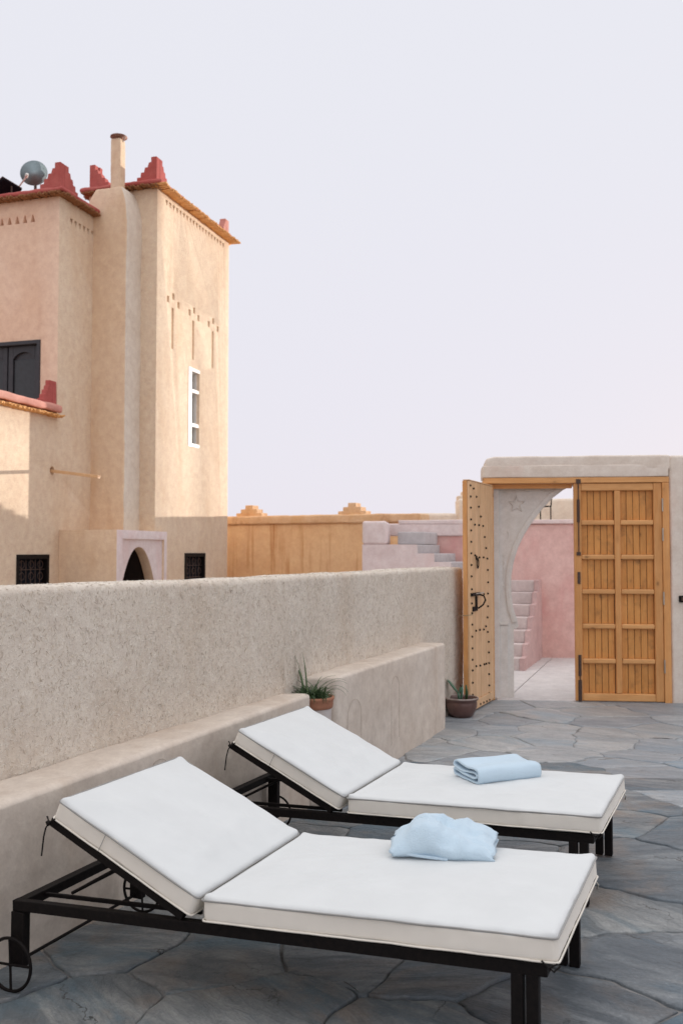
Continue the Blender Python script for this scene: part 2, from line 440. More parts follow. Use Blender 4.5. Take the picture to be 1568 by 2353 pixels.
    nn = bump(nt, n3, .45, .004, nn)
    nn = bump(nt, ck, -.9, .012, nn)
    nt.links.new(nn, bs_.inputs['Normal'])
    return m
M['slate'] = slate('slate', (.145, .17, .19), (.34, .355, .36), (.075, .16, .22), (.27, .215, .175))
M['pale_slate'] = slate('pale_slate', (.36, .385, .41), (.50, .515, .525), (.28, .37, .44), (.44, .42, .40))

# ------------------------------------------------------------------ ground and terrace floor
def floorz(x, y):
    dn = (x + 1.21) * .933 - (y - 3.36) * .359
    v = .062 * min(max(dn - .05, 0), 1.75)
    t = min(max((y - 5) / 2.2, 0), 1); t = t * t * (3 - 2 * t)
    return v * (1 - t)

bm = bmesh.new()
vs = [bm.verts.new((x, y, -.12)) for x, y in ((-600, -600), (600, -600), (600, 600), (-600, 600))]; bm.faces.new(vs)
tag(obj('ground', bm, M['earth']), kind='structure')

fl = thing('terrace_floor', 'terrace paved with irregular grey slate flagstones', None, kind='structure')
if 'label' in fl: del fl['label']
def gate_y(x): return 9.553 - (x - 1.552) * .10434
bm = bmesh.new()
nx, ny = 56, 66
gv = [[None] * (ny + 1) for _ in range(nx + 1)]
for i in range(nx + 1):
    for j in range(ny + 1):
        x = -2 + 9 * i / nx; y = -.6 + (gate_y(x) + .75 + .6) * j / ny
        gv[i][j] = bm.verts.new((x, y, floorz(x, y) - (.012 if y < 5 else .0065) + .003 * noise.noise((x * 6, y * 6, 0))))
for i in range(nx):
    for j in range(ny): bm.faces.new((gv[i][j], gv[i + 1][j], gv[i + 1][j + 1], gv[i][j + 1]))
obj('mortar_bed', bm, M['mortar'], fl, smooth=True)

def clip(poly, a, b, c):     # keep a*x+b*y<=c
    out = []
    for i in range(len(poly)):
        p, q = poly[i], poly[(i + 1) % len(poly)]
        dp, dq = a * p[0] + b * p[1] - c, a * q[0] + b * q[1] - c
        if dp <= 0: out.append(p)
        if (dp < 0) != (dq < 0):
            t = dp / (dp - dq); out.append((p[0] + (q[0] - p[0]) * t, p[1] + (q[1] - p[1]) * t))
    return out
rs = random.Random(23)
seeds = []
tries = 0
while tries < 9000 and len(seeds) < 400:
    tries += 1
    p = (rs.uniform(-2.2, 5.8), rs.uniform(.9, 10.6))
    rad = rs.choice((.30, .38, .50, .66))
    if all(math.hypot((p[0] - q[0]) * .8, p[1] - q[1]) > max(rad, q[2]) * .86 for q in seeds): seeds.append((p[0], p[1], rad))
def wob(p):
    q = Vector((p[0] * 1.7, p[1] * 1.7, 3.)); a = noise.noise_vector(q) * .07
    b = noise.noise_vector(Vector((p[0] * 6, p[1] * 6, 9.))) * .040
    c = noise.noise_vector(Vector((p[0] * 22, p[1] * 22, 1.))) * .013
    return (p[0] + a.x + b.x + c.x, p[1] + a.y + b.y + c.y)
for i, s in enumerate(seeds):
    if not (-1.6 < s[0] < 5.2 and 1.9 < s[1] < 9.95): continue
    if (s[0] + 1.21) * .933 - (s[1] - 3.36) * .359 < -.35: continue
    poly = [(s[0] - 1.2, s[1] - 1.2), (s[0] + 1.2, s[1] - 1.2), (s[0] + 1.2, s[1] + 1.2), (s[0] - 1.2, s[1] + 1.2)]
    g = .0055 if s[1] < 4.6 else .0038 if s[1] < 6 else .0028
    for k, t in enumerate(seeds):
        if k == i: continue
        dx, dy = t[0] - s[0], t[1] - s[1]; L = math.hypot(dx, dy)
        if L > 2.2: continue
        a, b = dx / L, dy / L
        poly = clip(poly, a, b, a * (s[0] + dx / 2) + b * (s[1] + dy / 2) - g)
    # stop at the gate line (threshold)
    poly = clip(poly, .10434, 1, 9.553 + 1.552 * .10434 - .0 + .02)
    if len(poly) < 3: continue
    fine = []
    for k in range(len(poly)):
        p, q = poly[k], poly[(k + 1) % len(poly)]
        n_ = max(1, int(math.hypot(q[0] - p[0], q[1] - p[1]) / .045))
        for t in range(n_): fine.append((p[0] + (q[0] - p[0]) * t / n_, p[1] + (q[1] - p[1]) * t / n_))
    fine = [wob(p) for p in fine]
    cx = sum(p[0] for p in fine) / len(fine); cy = sum(p[1] for p in fine) / len(fine)
    dz = rs.uniform(-.005, .005); tx, ty = rs.uniform(-.006, .006), rs.uniform(-.006, .006)
    bm = bmesh.new(); r1 = []; r2 = []; r0 = []; r3 = []
    def zz(x, y): return floorz(x, y) + dz + tx * (x - cx) + ty * (y - cy) + .002 * noise.noise((x * 5, y * 5, 0))
    for p in fine:
        d = math.hypot(p[0] - cx, p[1] - cy)
        def at(k, h):
            f = max(.6, 1 - k / max(d, .12)); x = cx + (p[0] - cx) * f; y = cy + (p[1] - cy) * f
            return bm.verts.new((x - cx, y - cy, zz(x, y) + h))
        r0.append(at(0, -.03)); r1.append(at(0, -.004)); r2.append(at(.007, -.0006)); r3.append(at(.025, 0))
    n_ = len(fine)
    for A, B in ((r0, r1), (r1, r2), (r2, r3)):
        for k in range(n_): bm.faces.new((A[k], A[(k + 1) % n_], B[(k + 1) % n_], B[k]))
    f = bm.faces.new(r3); bmesh.ops.triangulate(bm, faces=[f])
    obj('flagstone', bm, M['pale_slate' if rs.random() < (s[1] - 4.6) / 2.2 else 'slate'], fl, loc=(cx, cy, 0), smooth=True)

# ------------------------------------------------------------------ parapet wall with straw
PP = [(-1.367 - .47 * 3.6, 3.748 - .8827 * 3.6), (-1.367, 3.748), (-.345, 5.54), (.685, 8.065), (1.178, 9.06)]
def poly_at(s):
    for a, b in zip(PP, PP[1:]):
        L = math.hypot(b[0] - a[0], b[1] - a[1])
        if s <= L or b is PP[-1]:
            t = s / L; d = ((b[0] - a[0]) / L, (b[1] - a[1]) / L)
            return a[0] + d[0] * s, a[1] + d[1] * s, d
        s -= L
PL = sum(math.hypot(b[0] - a[0], b[1] - a[1]) for a, b in zip(PP, PP[1:]))
PH = 1.355
def pwarp(p):
    x, y, d = poly_at(p[0]); z = p[2] * (1 + .006 * noise.noise((p[0] * .9, 0, 0)) * (p[2] / PH))
    return (x - d[1] * p[1], y + d[0] * p[1], z - .03)
par = thing('parapet_wall', 'long low terrace parapet of rough straw flecked mud plaster running towards the gate', 'wall')
SB = dict(L=PL, W=.26, H=PH + .03, r=.035, cell=.05, amp=.006, freq=4, seed=3)
obj('wall_body', soft_box(warp=pwarp, **SB), M['straw_wall'], par, smooth=True)
# straw
def strawmat(name, c):
    return simple(name, c, .7, b=[x * .8 for x in c], scale=80, bstr=0)
sm = [strawmat('straw_pale', (.84, .79, .70)), strawmat('straw_mid', (.74, .65, .53)), strawmat('straw_dark', (.42, .33, .25))]
rg = random.Random(5)
V = []; F = []; MI = []
def straw(pos, dr, L, w, mi, bend):
    dr = dr.normalized(); out = Vector((0, -1, 0)); side = dr.cross(out).normalized(); out2 = side.cross(dr)
    base = len(V)
    for k, t in enumerate((-.5, 0, .5)):
        c = pos + dr * (t * L) + side * (bend * (.25 - t * t))
        V.append(c + side * w * .5); V.append(c + out2 * w * .5); V.append(c - side * w * .5)
    for k in range(2):
        a = base + 3 * k
        F.append((a, a + 1, a + 4, a + 3)); F.append((a + 1, a + 2, a + 5, a + 4)); MI.extend((mi, mi))
for i in range(44000):
    s = rg.uniform(2.2, PL - .02); z = rg.uniform(.3, PH + .01)
    x, y, d = poly_at(s)
    if y < 2.6: continue
    q = Vector((s, 0, z)); dd = disp(q, .006, 4, 3)
    a = rg.gauss(pi / 2, .9)
    L = rg.uniform(.008, .026); w = rg.uniform(.0011, .0024)
    mi = rg.choices((0, 1, 2), (.50, .40, .10))[0]
    tilt = rg.uniform(-.28, .06)
    rz_ = min(1, max(0, (z - (PH + .03 - .035)) / .035))
    yy = -dd - .0004 + .02 * rz_ * rz_
    straw(Vector((s, yy, z)), Vector((cos(a), tilt, sin(a))), L, w, mi, rg.uniform(-.004, .004))
for i in range(5000):                         # on the top arris
    s = rg.uniform(2.6, PL - .02)
    a = rg.uniform(0, 2 * pi); yy = rg.uniform(0.0, .2); e = max(0, .035 - yy) / .035
    z = PH + .03 - .011 * e * e * 1.4
    straw(Vector((s, yy, z + disp((s, yy, z), .006, 4, 3))), Vector((cos(a), sin(a), rg.uniform(-.1, .45))), rg.uniform(.008, .026), rg.uniform(.0011, .0022), rg.choices((0, 1, 2), (.6, .3, .1))[0], 0)
V = [pwarp(p) for p in V]
me = bpy.data.meshes.new('straw_fibres'); me.from_pydata(V, [], F)
for m_ in sm: me.materials.append(m_)
me.polygons.foreach_set('material_index', MI)
tag(link('straw_fibres', me, par), kind='stuff')

def quadwarp(P00, P10, P11, P01, L, W):
    def w(p):
        u, v = p[0] / L, p[1] / W
        x = (1 - u) * (1 - v) * P00[0] + u * (1 - v) * P10[0] + u * v * P11[0] + (1 - u) * v * P01[0]
        y = (1 - u) * (1 - v) * P00[1] + u * (1 - v) * P10[1] + u * v * P11[1] + (1 - u) * v * P01[1]
        return (x, y, p[2] - .05)
    return w
# bench 1: front edge (-1.21,3.36)->(-.199,5.99)
f0 = Vector((-1.236, 3.39)) - Vector((.44, .898)) * 2.4; f1 = Vector((-.178, 5.55))
x0, y0, d0 = poly_at(.6); b0 = (PP[0][0] + .3907 * .95 - .03, PP[0][1] + .9205 * .95)
b0 = Vector((-1.367 - .47 * 2.65 - .04, 3.748 - .8827 * 2.65)); b1 = Vector((-.37, 5.56))
bn = thing('plaster_bench', 'smooth low plaster ledge behind the head ends of the two loungers', 'bench')
Lb = (f1 - f0).length
obj('bench_body', soft_box(Lb, .16, .66, r=.022, cell=.06, amp=.006, freq=3, seed=11, warp=lambda p: (lambda q: (q[0], q[1], q[2] * (.967 + .131 * (p[0] - 2.4) / (Lb - 2.4))))(quadwarp(f0, f1, b1, b0, Lb, .16)(p))), M['bench'], bn, smooth=True)
# ledge 2
g0 = Vector((-.03, 5.82)); g1 = Vector((.885, 8.02)); h1 = Vector((.675, 8.09)); h0 = Vector((-.215, 6.22))
h0 = Vector((-.26, 5.84))
lg = thing('plaster_ledge', 'taller plaster ledge with faint scratched outlines beyond the potted grass', 'ledge')
L2 = (g1 - g0).length
obj('ledge_body', soft_box(L2, .2, .776, r=.022, cell=.06, amp=.006, freq=3, seed=19, warp=quadwarp(g0, g1, h1, h0, L2, .2)), M['bench'], lg, smooth=True)
etch = simple('scratched_line', (.50, .41, .34), .95)
def scratch(parent, A, B, nrm, pts, r=.0009):
    """a shallow scored line on the face from A to B; pts are (distance, z)"""
    d = (B - A).normalized()
    P = [(A.x + d.x * s + nrm[0] * .0035, A.y + d.y * s + nrm[1] * .0035, z) for s, z in pts]
    obj('scratched_outline', tube(P, r, 5), etch, parent, smooth=True)
def arch_pts(s0, w, z0, z1, n=14):
    P = [(s0, z0)]
    for k in range(n + 1):
        a = pi - pi * k / n; P.append((s0 + w / 2 + w / 2 * cos(a) + rg.uniform(-.003, .003), z1 - w / 2 + w / 2 * sin(a)))
    P.append((s0 + w, z0)); return P
nn2 = (.925, -.38)
def wobl(P, a=.006):
    out = []
    for (p, q) in zip(P, P[1:]):
        n_ = max(1, int(math.hypot(q[0] - p[0], q[1] - p[1]) / .03))
        for k in range(n_): out.append((p[0] + (q[0] - p[0]) * k / n_ + rg.uniform(-a, a) * .4, p[1] + (q[1] - p[1]) * k / n_))
    return out
for s0, w, za, zb in ((.17, .24, .14, .55), (1.0, .17, .12, .60)):
    scratch(lg, g0, g1, nn2, wobl(arch_pts(s0, w, za, zb)))
nb1 = (.898, -.44)
scratch(bn, Vector((-1.236, 3.39)), f1, nb1, [(.95 + .05 * cos(t), .545 + .025 * sin(t)) for t in [k * .35 for k in range(-1, 9)]])

# ------------------------------------------------------------------ gate (local x along the gate, y away from camera)
GO = Vector((1.552, 9.553, 0)); GD = Vector((.9946, -.1038, 0)); GRZ = math.atan2(GD.y, GD.x)
gw = thing('gate_wall', 'pinkish plaster gate wall with a banded header round the big wooden door', 'wall', GO, GRZ)
obj('wall_body', soft_box(6.5, .36, 2.5, r=.03, cell=.09, amp=.008, freq=1.7, seed=31, warp=off(1.735, -.03, -.03)), M['gate'], gw, smooth=True)
obj('header_band', soft_box(1.84, .42, .125, r=.012, cell=.07, amp=.004, freq=2, seed=33, warp=off(-.112, -.052, 2.255)), M['gate'], gw, smooth=True)
def toplump(p):
    return (p[0] - .085, p[1] - .048, p[2] + 2.325 - .04 * max(0, 1 - p[0] / .07) ** 2 * (p[2] / .15))
obj('parapet_band', soft_box(1.83, .40, .15, r=.022, cell=.07, amp=.005, freq=2, seed=35, warp=toplump), M['gate'], gw, smooth=True)
obj('pier', soft_box(.105, .34, 2.26, r=.02, cell=.08, amp=.004, freq=3, seed=36, warp=off(-.108, .06, -.01)), M['gate'], gw, smooth=True)

fr = thing('door_frame', 'orange brown wooden frame set round the gateway', 'door frame', GO, GRZ)
obj('jamb', box(-.108, 0, -.02, .055, 0, 2.19, .006), M['woodz'], fr)
obj('jamb', box(1.664, 1.732, -.045, .05, 0, 2.195, .006), M['woodz'], fr)
obj('lintel', box(-.108, 1.732, -.045, .055, 2.197, 2.254, .006), M['woodx'], fr)
obj('stop_bead', box(.003, .795, .058, .075, 2.15, 2.196, .003), M['woodx'], fr)

# closed leaf, coffered
dl = thing('door_leaf', 'closed right door leaf of twelve coffered pine panels', 'door', GO + GD * .8, GRZ)
obj('stile', box(0, .072, -.035, .02, .012, 2.192, .006), M['woodz'], dl)
obj('stile', box(.780, .861, -.035, .02, .012, 2.192, .006), M['woodz'], dl)
obj('muntin', box(.398, .457, -.033, .02, .088, 2.117, .008), M['woodz'], dl)
zs = [.012, .088]; 
row_h = (2.117 - .088 - 5 * .052) / 6
obj('rail', box(.0725, .7795, -.033, .02, .012, .087, .008), M['woodx'], dl)
obj('rail', box(.0725, .7795, -.033, .02, 2.118, 2.192, .008), M['woodx'], dl)
pw = .0645
pm = [tomesh('plank', box(.001, pw - .004, .004, .018, 0, row_h, .0025), M['woodzd']) for _ in range(1)][0]
for r in range(6):
    z0 = .088 + r * (row_h + .052)
    if r < 5:
        obj('rail', box(.0725, .3975, -.033, .02, z0 + row_h + .001, z0 + row_h + .051, .012), M['woodx'], dl)
        obj('rail', box(.4575, .7795, -.033, .02, z0 + row_h + .001, z0 + row_h + .051, .012), M['woodx'], dl)
    for c, xx in enumerate((.0735, .458)):
        for k in range(5): link('plank', pm, dl, loc=(xx + k * .0643, rs.uniform(-.002, .002), z0))
obj('back_panel', box(.05, .80, .0185, .028, .05, 2.15), M['darkwood'], dl)
# bolt rods and hinges
for (z0, z1, r) in ((1.49, 2.235, .006), (-.005, .46, .006)):
    obj('bolt_rod', tube([(.042, -.05, z0), (.042, -.05, z1)], r, 8), M['old_iron'], dl)
for (z0, z1, w) in ((1.80, 2.03, .028), (1.465, 1.50, .042), (1.18, 1.30, .028), (.26, .47, .03), (-.002, .22, .036)):
    obj('bolt_plate', box(.042 - w / 2, .042 + w / 2, -.046, -.036, z0, z1, .003), M['old_iron'], dl)
obj('bolt_plate', box(.02, .068, -.052, -.0475, 2.19, 2.235, .004), M['old_iron'], dl)
for z0 in (1.905, 1.61, .975, .30):
    obj('hinge', tube([(.8635, -.052, z0), (.8635, -.052, z0 + .13)], .0075, 8), M['steel'], dl)

# open leaf
LD = Vector((-.40582, -.91395, 0))
ol = thing('door_leaf', 'open left door leaf, studded pine boards with iron ring and latch, swung towards the parapet', 'door', (1.552, 9.553, .02), math.atan2(LD.y, LD.x))
LW = .8797; T = .062
# local x along leaf from hinge; visible face at y=0 (+y is towards right side of picture), body behind at y<0
obj('stile', box(0, .115, -T, -.001, 0, 2.15, .004), M['woodp'], ol)
bw = (LW - .115 - .001) / 8
for k in range(8):
    obj('board', box(.1155 + k * bw, .1155 + (k + 1) * bw - .005, -.022, rs.uniform(-.003, -.0005), .004, 2.147, .002), M['woodp'], ol)
obj('edge_batten', box(LW - .035, LW + .002, -T - .004, -.0235, .0, 2.15, .004), M['woodz'], ol)
obj('back_board', box(.12, LW - .037, -.05, -.026, .01, 2.14), M['woodz'], ol)
obj('bottom_rail', box(.116, LW - .0375, .0005, .012, .0, .085, .004), M['woodp'], ol)
obj('top_cap', box(.0, LW, -T, -.001, 2.1515, 2.162, .003), M['woodp'], ol)
studs = [(0.849, 2.126), (0.742, 2.103), (0.848, 2.022), (0.649, 2.03), (0.843, 1.917), (0.566, 1.938), (0.838, 1.807), (0.496, 1.845), (0.71, 1.76), (0.562, 1.76), (0.418, 1.755), (0.837, 1.703), (0.358, 1.648), (0.839, 1.596), (0.31, 1.539), (0.838, 1.488), (0.705, 1.469), (0.558, 1.448), (0.406, 1.447), (0.265, 1.435), (0.833, 1.378), (0.252, 1.322), (0.832, 1.272), (0.243, 1.199), (0.827, 1.151), (0.254, 1.088), (0.403, 1.089), (0.827, 1.019), (0.253, 0.962), (0.821, 0.927), (0.272, 0.853), (0.817, 0.82), (0.333, 0.77), (0.415, 0.745), (0.556, 0.751), (0.689, 0.753), (0.268, 0.709), (0.823, 0.708), (0.234, 0.609), (0.818, 0.599), (0.233, 0.504), (0.816, 0.492), (0.228, 0.398), (0.33, 0.403), (0.404, 0.405), (0.549, 0.409), (0.689, 0.419), (0.815, 0.393), (0.23, 0.289), (0.814, 0.278), (0.225, 0.178), (0.816, 0.166), (0.227, 0.099), (0.257, 0.041), (0.363, 0.042), (0.474, 0.047), (0.587, 0.048)]
bm = bmesh.new(); bmesh.ops.create_uvsphere(bm, u_segments=10, v_segments=6, radius=.0105)
stm = tomesh('stud', bm, M['iron'], True)
for (t, z) in studs: link('stud', stm, ol, loc=(t, .004 if z > .09 else .013, z - .02), rot=(0, 0, 0))
ring = [(.656 + .022 * cos(a) * 1.3, .016, 1.372 + .046 * sin(a)) for a in [2 * pi * k / 24 for k in range(24)]]
obj('ring_knocker', add_tube(bmesh.new(), ring, .0058, 8, closed=True), M['iron'], ol, smooth=True)
obj('knocker_plate', box(.635, .677, -.0005, .008, 1.405, 1.445, .003), M['iron'], ol)
obj('latch', box(.58, .86, .0, .022, 1.065, 1.095, .004), M['iron'], ol)
obj('latch_bolt', tube([(.47, .018, 1.085), (.74, .018, 1.085)], .007, 8), M['steel'], ol)
obj('pull_handle', tube([(.60, .012, 1.075), (.575, .05, 1.06), (.57, .065, 1.02), (.60, .05, .975), (.66, .02, .945)], .008, 8), M['iron'], ol, smooth=True)
obj('lock_plate', box(.64, .80, .0, .01, .92, .965, .003), M['iron'], ol)
obj('lock_plate', box(.655, .70, .0, .012, .93, 1.06, .003), M['iron'], ol)

# black strip added as the shade in the slot between parapet end and open leaf
ps = thing('gap_shade_strip', 'thin black strip added as shade in the gap between the parapet end and the open door leaf', 'strip', (1.213, 9.14, 0))
obj('strip', box(-.022, .03, -.03, .03, 0, 1.33, .004), M['iron'], ps)
obj('strip_foot', box(-.045, .045, -.05, .05, -.002, .008, .002), M['iron'], ps)
rp_ = [(1.165, 8.70, .915), (1.12, 8.76, .905), (1.06, 8.84, .90), (1.03, 8.87, .91)]
rp_ = [(1.222, 8.77, .915), (1.165, 8.74, .91), (1.115, 8.80, .905), (1.10, 8.885, .91)]
tag(obj('door_rope', tube(rp_, .004, 6), M['rope'], smooth=True), 'thin jute string tying the open door leaf back to the parapet', 'string')

# carved arch behind the frame
ca = thing('carved_arch', 'pale plaster keyhole arch carved with a star, just inside the wooden frame', 'arch', GO + Vector((.1038, .9946, 0)) * .15, GRZ)
half = [(0.204, -0.02), (0.207, 0.71), (0.235, .712), (0.256, 0.739), (0.245, .79), (0.222, .86), (0.201, 0.923), (0.187, 1.05), (0.183, 1.15), (0.187, 1.26), (0.212, 1.401), (0.256, 1.545), (0.321, 1.679), (0.405, 1.812), (0.506, 1.943), (0.613, 2.058), (0.72, 2.140), (0.83, 2.192)]
openp = half + [(1.66 - x, z) for x, z in reversed(half[:-1])]
poly = [(-.06, -.02), (-.06, 2.32), (1.72, 2.32), (1.72, -.02)] + openp[::-1]
bm = prism(poly, 'y', 0, .22)
pass
obj('arch_panel', bm, M['arch'], ca)
# moulded band following the arch
bm = bmesh.new()
arc = [p for p in half if p[1] > .75]
arc = arc + [(1.66 - x, z) for x, z in reversed(arc[:-1])]
ins = []; outs = []
for i, p in enumerate(arc):
    a = arc[max(i - 1, 0)]; b = arc[min(i + 1, len(arc) - 1)]
    d = Vector((b[0] - a[0], b[1] - a[1])).normalized(); nrm = Vector((-d.y, d.x))
    wdt = .055
    ins.append(Vector(p) + nrm * .006); outs.append(Vector(p) + nrm * wdt)
rows = []
for q, w in zip(ins, outs):
    rows.append([bm.verts.new((q.x, -.001 + .02, q.y)), bm.verts.new((q.x, -.014, q.y)), bm.verts.new(((q.x + w.x) / 2, -.018, (q.y + w.y) / 2)), bm.verts.new((w.x, -.014, w.y)), bm.verts.new((w.x, .001, w.y))])
for A, B in zip(rows, rows[1:]):
    for k in range(4): bm.faces.new((A[k], A[k + 1], B[k + 1], B[k]))
obj('arch_moulding', bm, M['arch'], ca)
obj('plain_margin', box(-.05, .062, -.05, -.002, -.01, 2.155, .006), M['arch'], ca)
obj('impost_block', box(.0625, .145, -.028, -.002, -.01, .745, .006), M['arch'], ca)
obj('impost_block', box(.0625, .15, -.036, -.002, .747, .775, .006), M['arch'], ca)
star = []
for k in range(10):
    a = pi / 2 + k * pi / 5; r_ = .088 if k % 2 == 0 else .038
    star.append((.245 + r_ * cos(a) * .95, -.004, 1.995 + r_ * sin(a)))
obj('star_relief', add_tube(bmesh.new(), star, .008, 6, closed=True), M['arch'], ca)
sc_ = [(.36 + .05 * cos(t) * (1 - t / 9), -.003, 2.13 + .022 * sin(t) * (1 - t / 9)) for t in [k * .5 for k in range(14)]]
obj('scroll_relief', tube(sc_, .004, 6), M['arch'], ca)
obj('scroll_relief', tube([(.40 + k * .035, -.003, 2.135 + .014 * sin(k * 1.1)) for k in range(8)], .004, 6), M['arch'], ca)
obj('crescent_relief', tube([(.135 + .028 * cos(t), -.003, 1.675 + .04 * sin(t)) for t in [-.9 + k * .2 for k in range(12)]], .004, 6), M['arch'], ca)
for k in range(6):
    z = 1.10 + k * .065
    obj('leaf_relief', tube([(.095 + .015 * (k % 2), -.003, z), (.118, -.003, z + .025), (.10, -.003, z + .05)], .004, 6), M['arch'], ca)

# switch box on the right wall
sb = thing('switch_box', 'small dark outdoor switch box on the plaster right of the gate', 'switch', GO + GD * 1.812 + Vector((0, 0, 1.0)), GRZ)
obj('housing', box(0, .15, -.055, -.028, 0, .066, .005), M['iron'], sb)
obj('rocker', box(.02, .062, -.062, -.0555, .015, .052, .003), M['old_iron'], sb)
obj('rocker', box(.075, .117, -.062, -.0555, .015, .052, .003), M['old_iron'], sb)

# ------------------------------------------------------------------ courtyard beyond the gate
cf = thing('courtyard_floor', None, None, kind='structure')
def slab(poly, z=.0):
    bm = bmesh.new(); add_prism(bm, poly, 'z', z - .1, z)
    obj('screed_slab', bm, M['concrete'], cf)
SA, SBb = Vector((1.70, 9.66)), Vector((2.97, 13.3))
dirn = (SBb - SA).normalized(); pr = Vector((dirn.y, -dirn.x)) * .006
slab([(-1.3, 9.96), (SA.x - pr.x, SA.y - pr.y), (SBb.x - pr.x, SBb.y - pr.y), (SBb.x - pr.x, 14), (-1.3, 14)])
slab([(SA.x + pr.x, SA.y + pr.y), (8, 9.05), (8, 14), (SBb.x + pr.x, 14), (SBb.x + pr.x, SBb.y + pr.y)])
obj('threshold', soft_box(1.62, .16, .06, r=.01, cell=.1, amp=.002, seed=8, warp=lambda p: (GO.x + GD.x * (p[0] + .02) - GD.y * (p[1] - .01), GO.y + GD.y * (p[0] + .02) + GD.x * (p[1] - .01), p[2] - .05)), M['concrete'], cf, smooth=True)

PW0 = Vector((2.935, 13.36, 0)); 
pk = thing('pink_wall', 'rose pink courtyard wall with a pale coping beyond the gateway', 'wall', PW0, GRZ)
obj('wall_body', soft_box(8.4, .3, 1.98, r=.02, cell=.12, amp=.008, freq=1.5, seed=41, warp=off(-2.1, 0, -.08)), M['pink'], pk, smooth=True)
obj('coping', soft_box(8.5, .38, .06, r=.012, cell=.12, amp=.004, freq=2, seed=42, warp=off(-2.12, -.05, 1.903)), M['palepink'], pk, smooth=True)

# staircase seen through the gate: rises away from the camera
sdir = Vector((.342, .940)); srz = math.atan2(.940, .342)
s1 = thing('plaster_staircase', 'narrow pink plaster steps climbing the courtyard wall, seen through the gateway', 'stairs', (2.292, 11.916, 0), srz)
# local x along climb, local y to the left
steps = 7; rise = .158; run = .215
for k in range(steps):
    obj('step', soft_box(run + .02 if k < steps - 1 else .42, .95, rise + .0, r=.012, cell=.12, amp=.004, freq=4, seed=50 + k, warp=off(k * run - .01, .035, k * rise - .005)), M['step'], s1, smooth=True)
prof = [(-.02, -.02), (-.02, .12)]
for k in range(steps):
    prof += [(k * run - .02, (k + 1) * rise - .01), (k * run + run - .03, (k + 1) * rise - .0)]
prof = [(-.03, -.03)]
for k in range(steps):
    prof += [(k * run - .025 + rs.uniform(-.01, .01), (k + 1) * rise - .004), ((k + 1) * run - .035, (k + 1) * rise + .002)]
prof += [(steps * run + .17, steps * rise), (steps * run + .17, -.03)]
bm = prism(prof, 'y', -.03, .034)
pass
obj('cheek', bm, M['cheek'], s1)

# staircase rising left, seen over the parapet
s2 = thing('plaster_staircase', 'pale pink steps with grey risers showing above the parapet', 'stairs', (0.28, 12.62, 0), GRZ)
def sbx(name, x0, x1, y0, y1, z0, z1, m, seed, sk=.32):
    o = soft_box(x1 - x0, y1 - y0, z1 - z0, r=.015, cell=.12, amp=.004, freq=3, seed=seed,
                 warp=lambda p: (p[0] + x0 + (p[1] + y0) * sk * (1 if x1 > .5 else 0), p[1] + y0, p[2] + z0))
    return obj(name, o, M[m], s2, smooth=True)
sbx('step', .30, .735, .04, .95, -.05, 1.60, 'grey_plaster', 61)
sbx('step', .755, .96, .04, .95, -.05, 1.48, 'grey_plaster', 62)
sbx('step', .98, 1.18, .04, .95, -.05, 1.365, 'grey_plaster', 63)
sbx('step', 1.20, 1.42, .04, .95, -.05, 1.25, 'grey_plaster', 64)
sbx('step', .32, .70, .42, .96, 1.605, 1.78, 'grey_plaster', 65)
prof = [(0, -.05), (0, 1.602), (.735, 1.602), (.74, 1.482), (.962, 1.482), (.965, 1.367), (1.185, 1.367), (1.19, 1.252), (1.42, 1.25), (1.42, -.05)]
bm = prism(prof, 'y', -.01, .035)
pass
obj('cheek', bm, M['palepink'], s2)
obj('newel_block', soft_box(.33, .9, .32, r=.04, cell=.08, amp=.006, freq=3, seed=67, warp=off(-.0, .0, 1.6)), M['palepink'], s2, smooth=True)
obj('back_block', soft_box(1.28, .1, .18, r=.02, cell=.08, amp=.004, freq=3, seed=68, warp=lambda p: (p[0] + .09, p[1] + .97, p[2] + 1.73)), M['palepink'], s2, smooth=True)

# merlons
def merlon_bm(w, h, t, n=4, top=.3):
    P = [(-w / 2, 0)]
    for k in range(n):
        f = 1 - (1 - top) * k / (n - 1) if n > 1 else 1
        P += [(-w / 2 * f, h * (k + 1) / n), (-w / 2 * (1 - (1 - top) * min(k + 1, n - 1) / (n - 1)), h * (k + 1) / n)] if k < n - 1 else [(-w / 2 * f, h)]
    Q = [(-x, z) for x, z in reversed(P)]
    return prism(P + Q, 'y', -t / 2, t / 2)
def soften(o, w=.012):
    bv = o.modifiers.new('v', 'BEVEL'); bv.width = w * .6; bv.segments = 2; bv.limit_method = 'ANGLE'; bv.angle_limit = R(40)
    return o

OO = Vector((-1.967, 16.129, 0)); OD = Vector((.9055, -.4244, 0)); ORZ = math.atan2(OD.y, OD.x)
ow = thing('ochre_wall', 'rain streaked ochre garden wall running right from the tower', 'wall', OO, ORZ)
obj('wall_body', soft_box(6.5, .35, 2.02, r=.02, cell=.12, amp=.01, freq=1.2, seed=71, warp=off(-3, 0, -.05)), M['orange'], ow, smooth=True)
obj('coping', soft_box(6.55, .45, .145, r=.03, cell=.07, amp=.012, freq=4, seed=72, warp=off(-3, -.05, 1.965)), M['orange_band'], ow, smooth=True)
for tx in (.40, 2.336, -1.6):
    soften(obj('merlon', merlon_bm(.50, .20, .22, 3, .28), M['orange_band'], ow, loc=(tx, .15, 2.10)), .02)

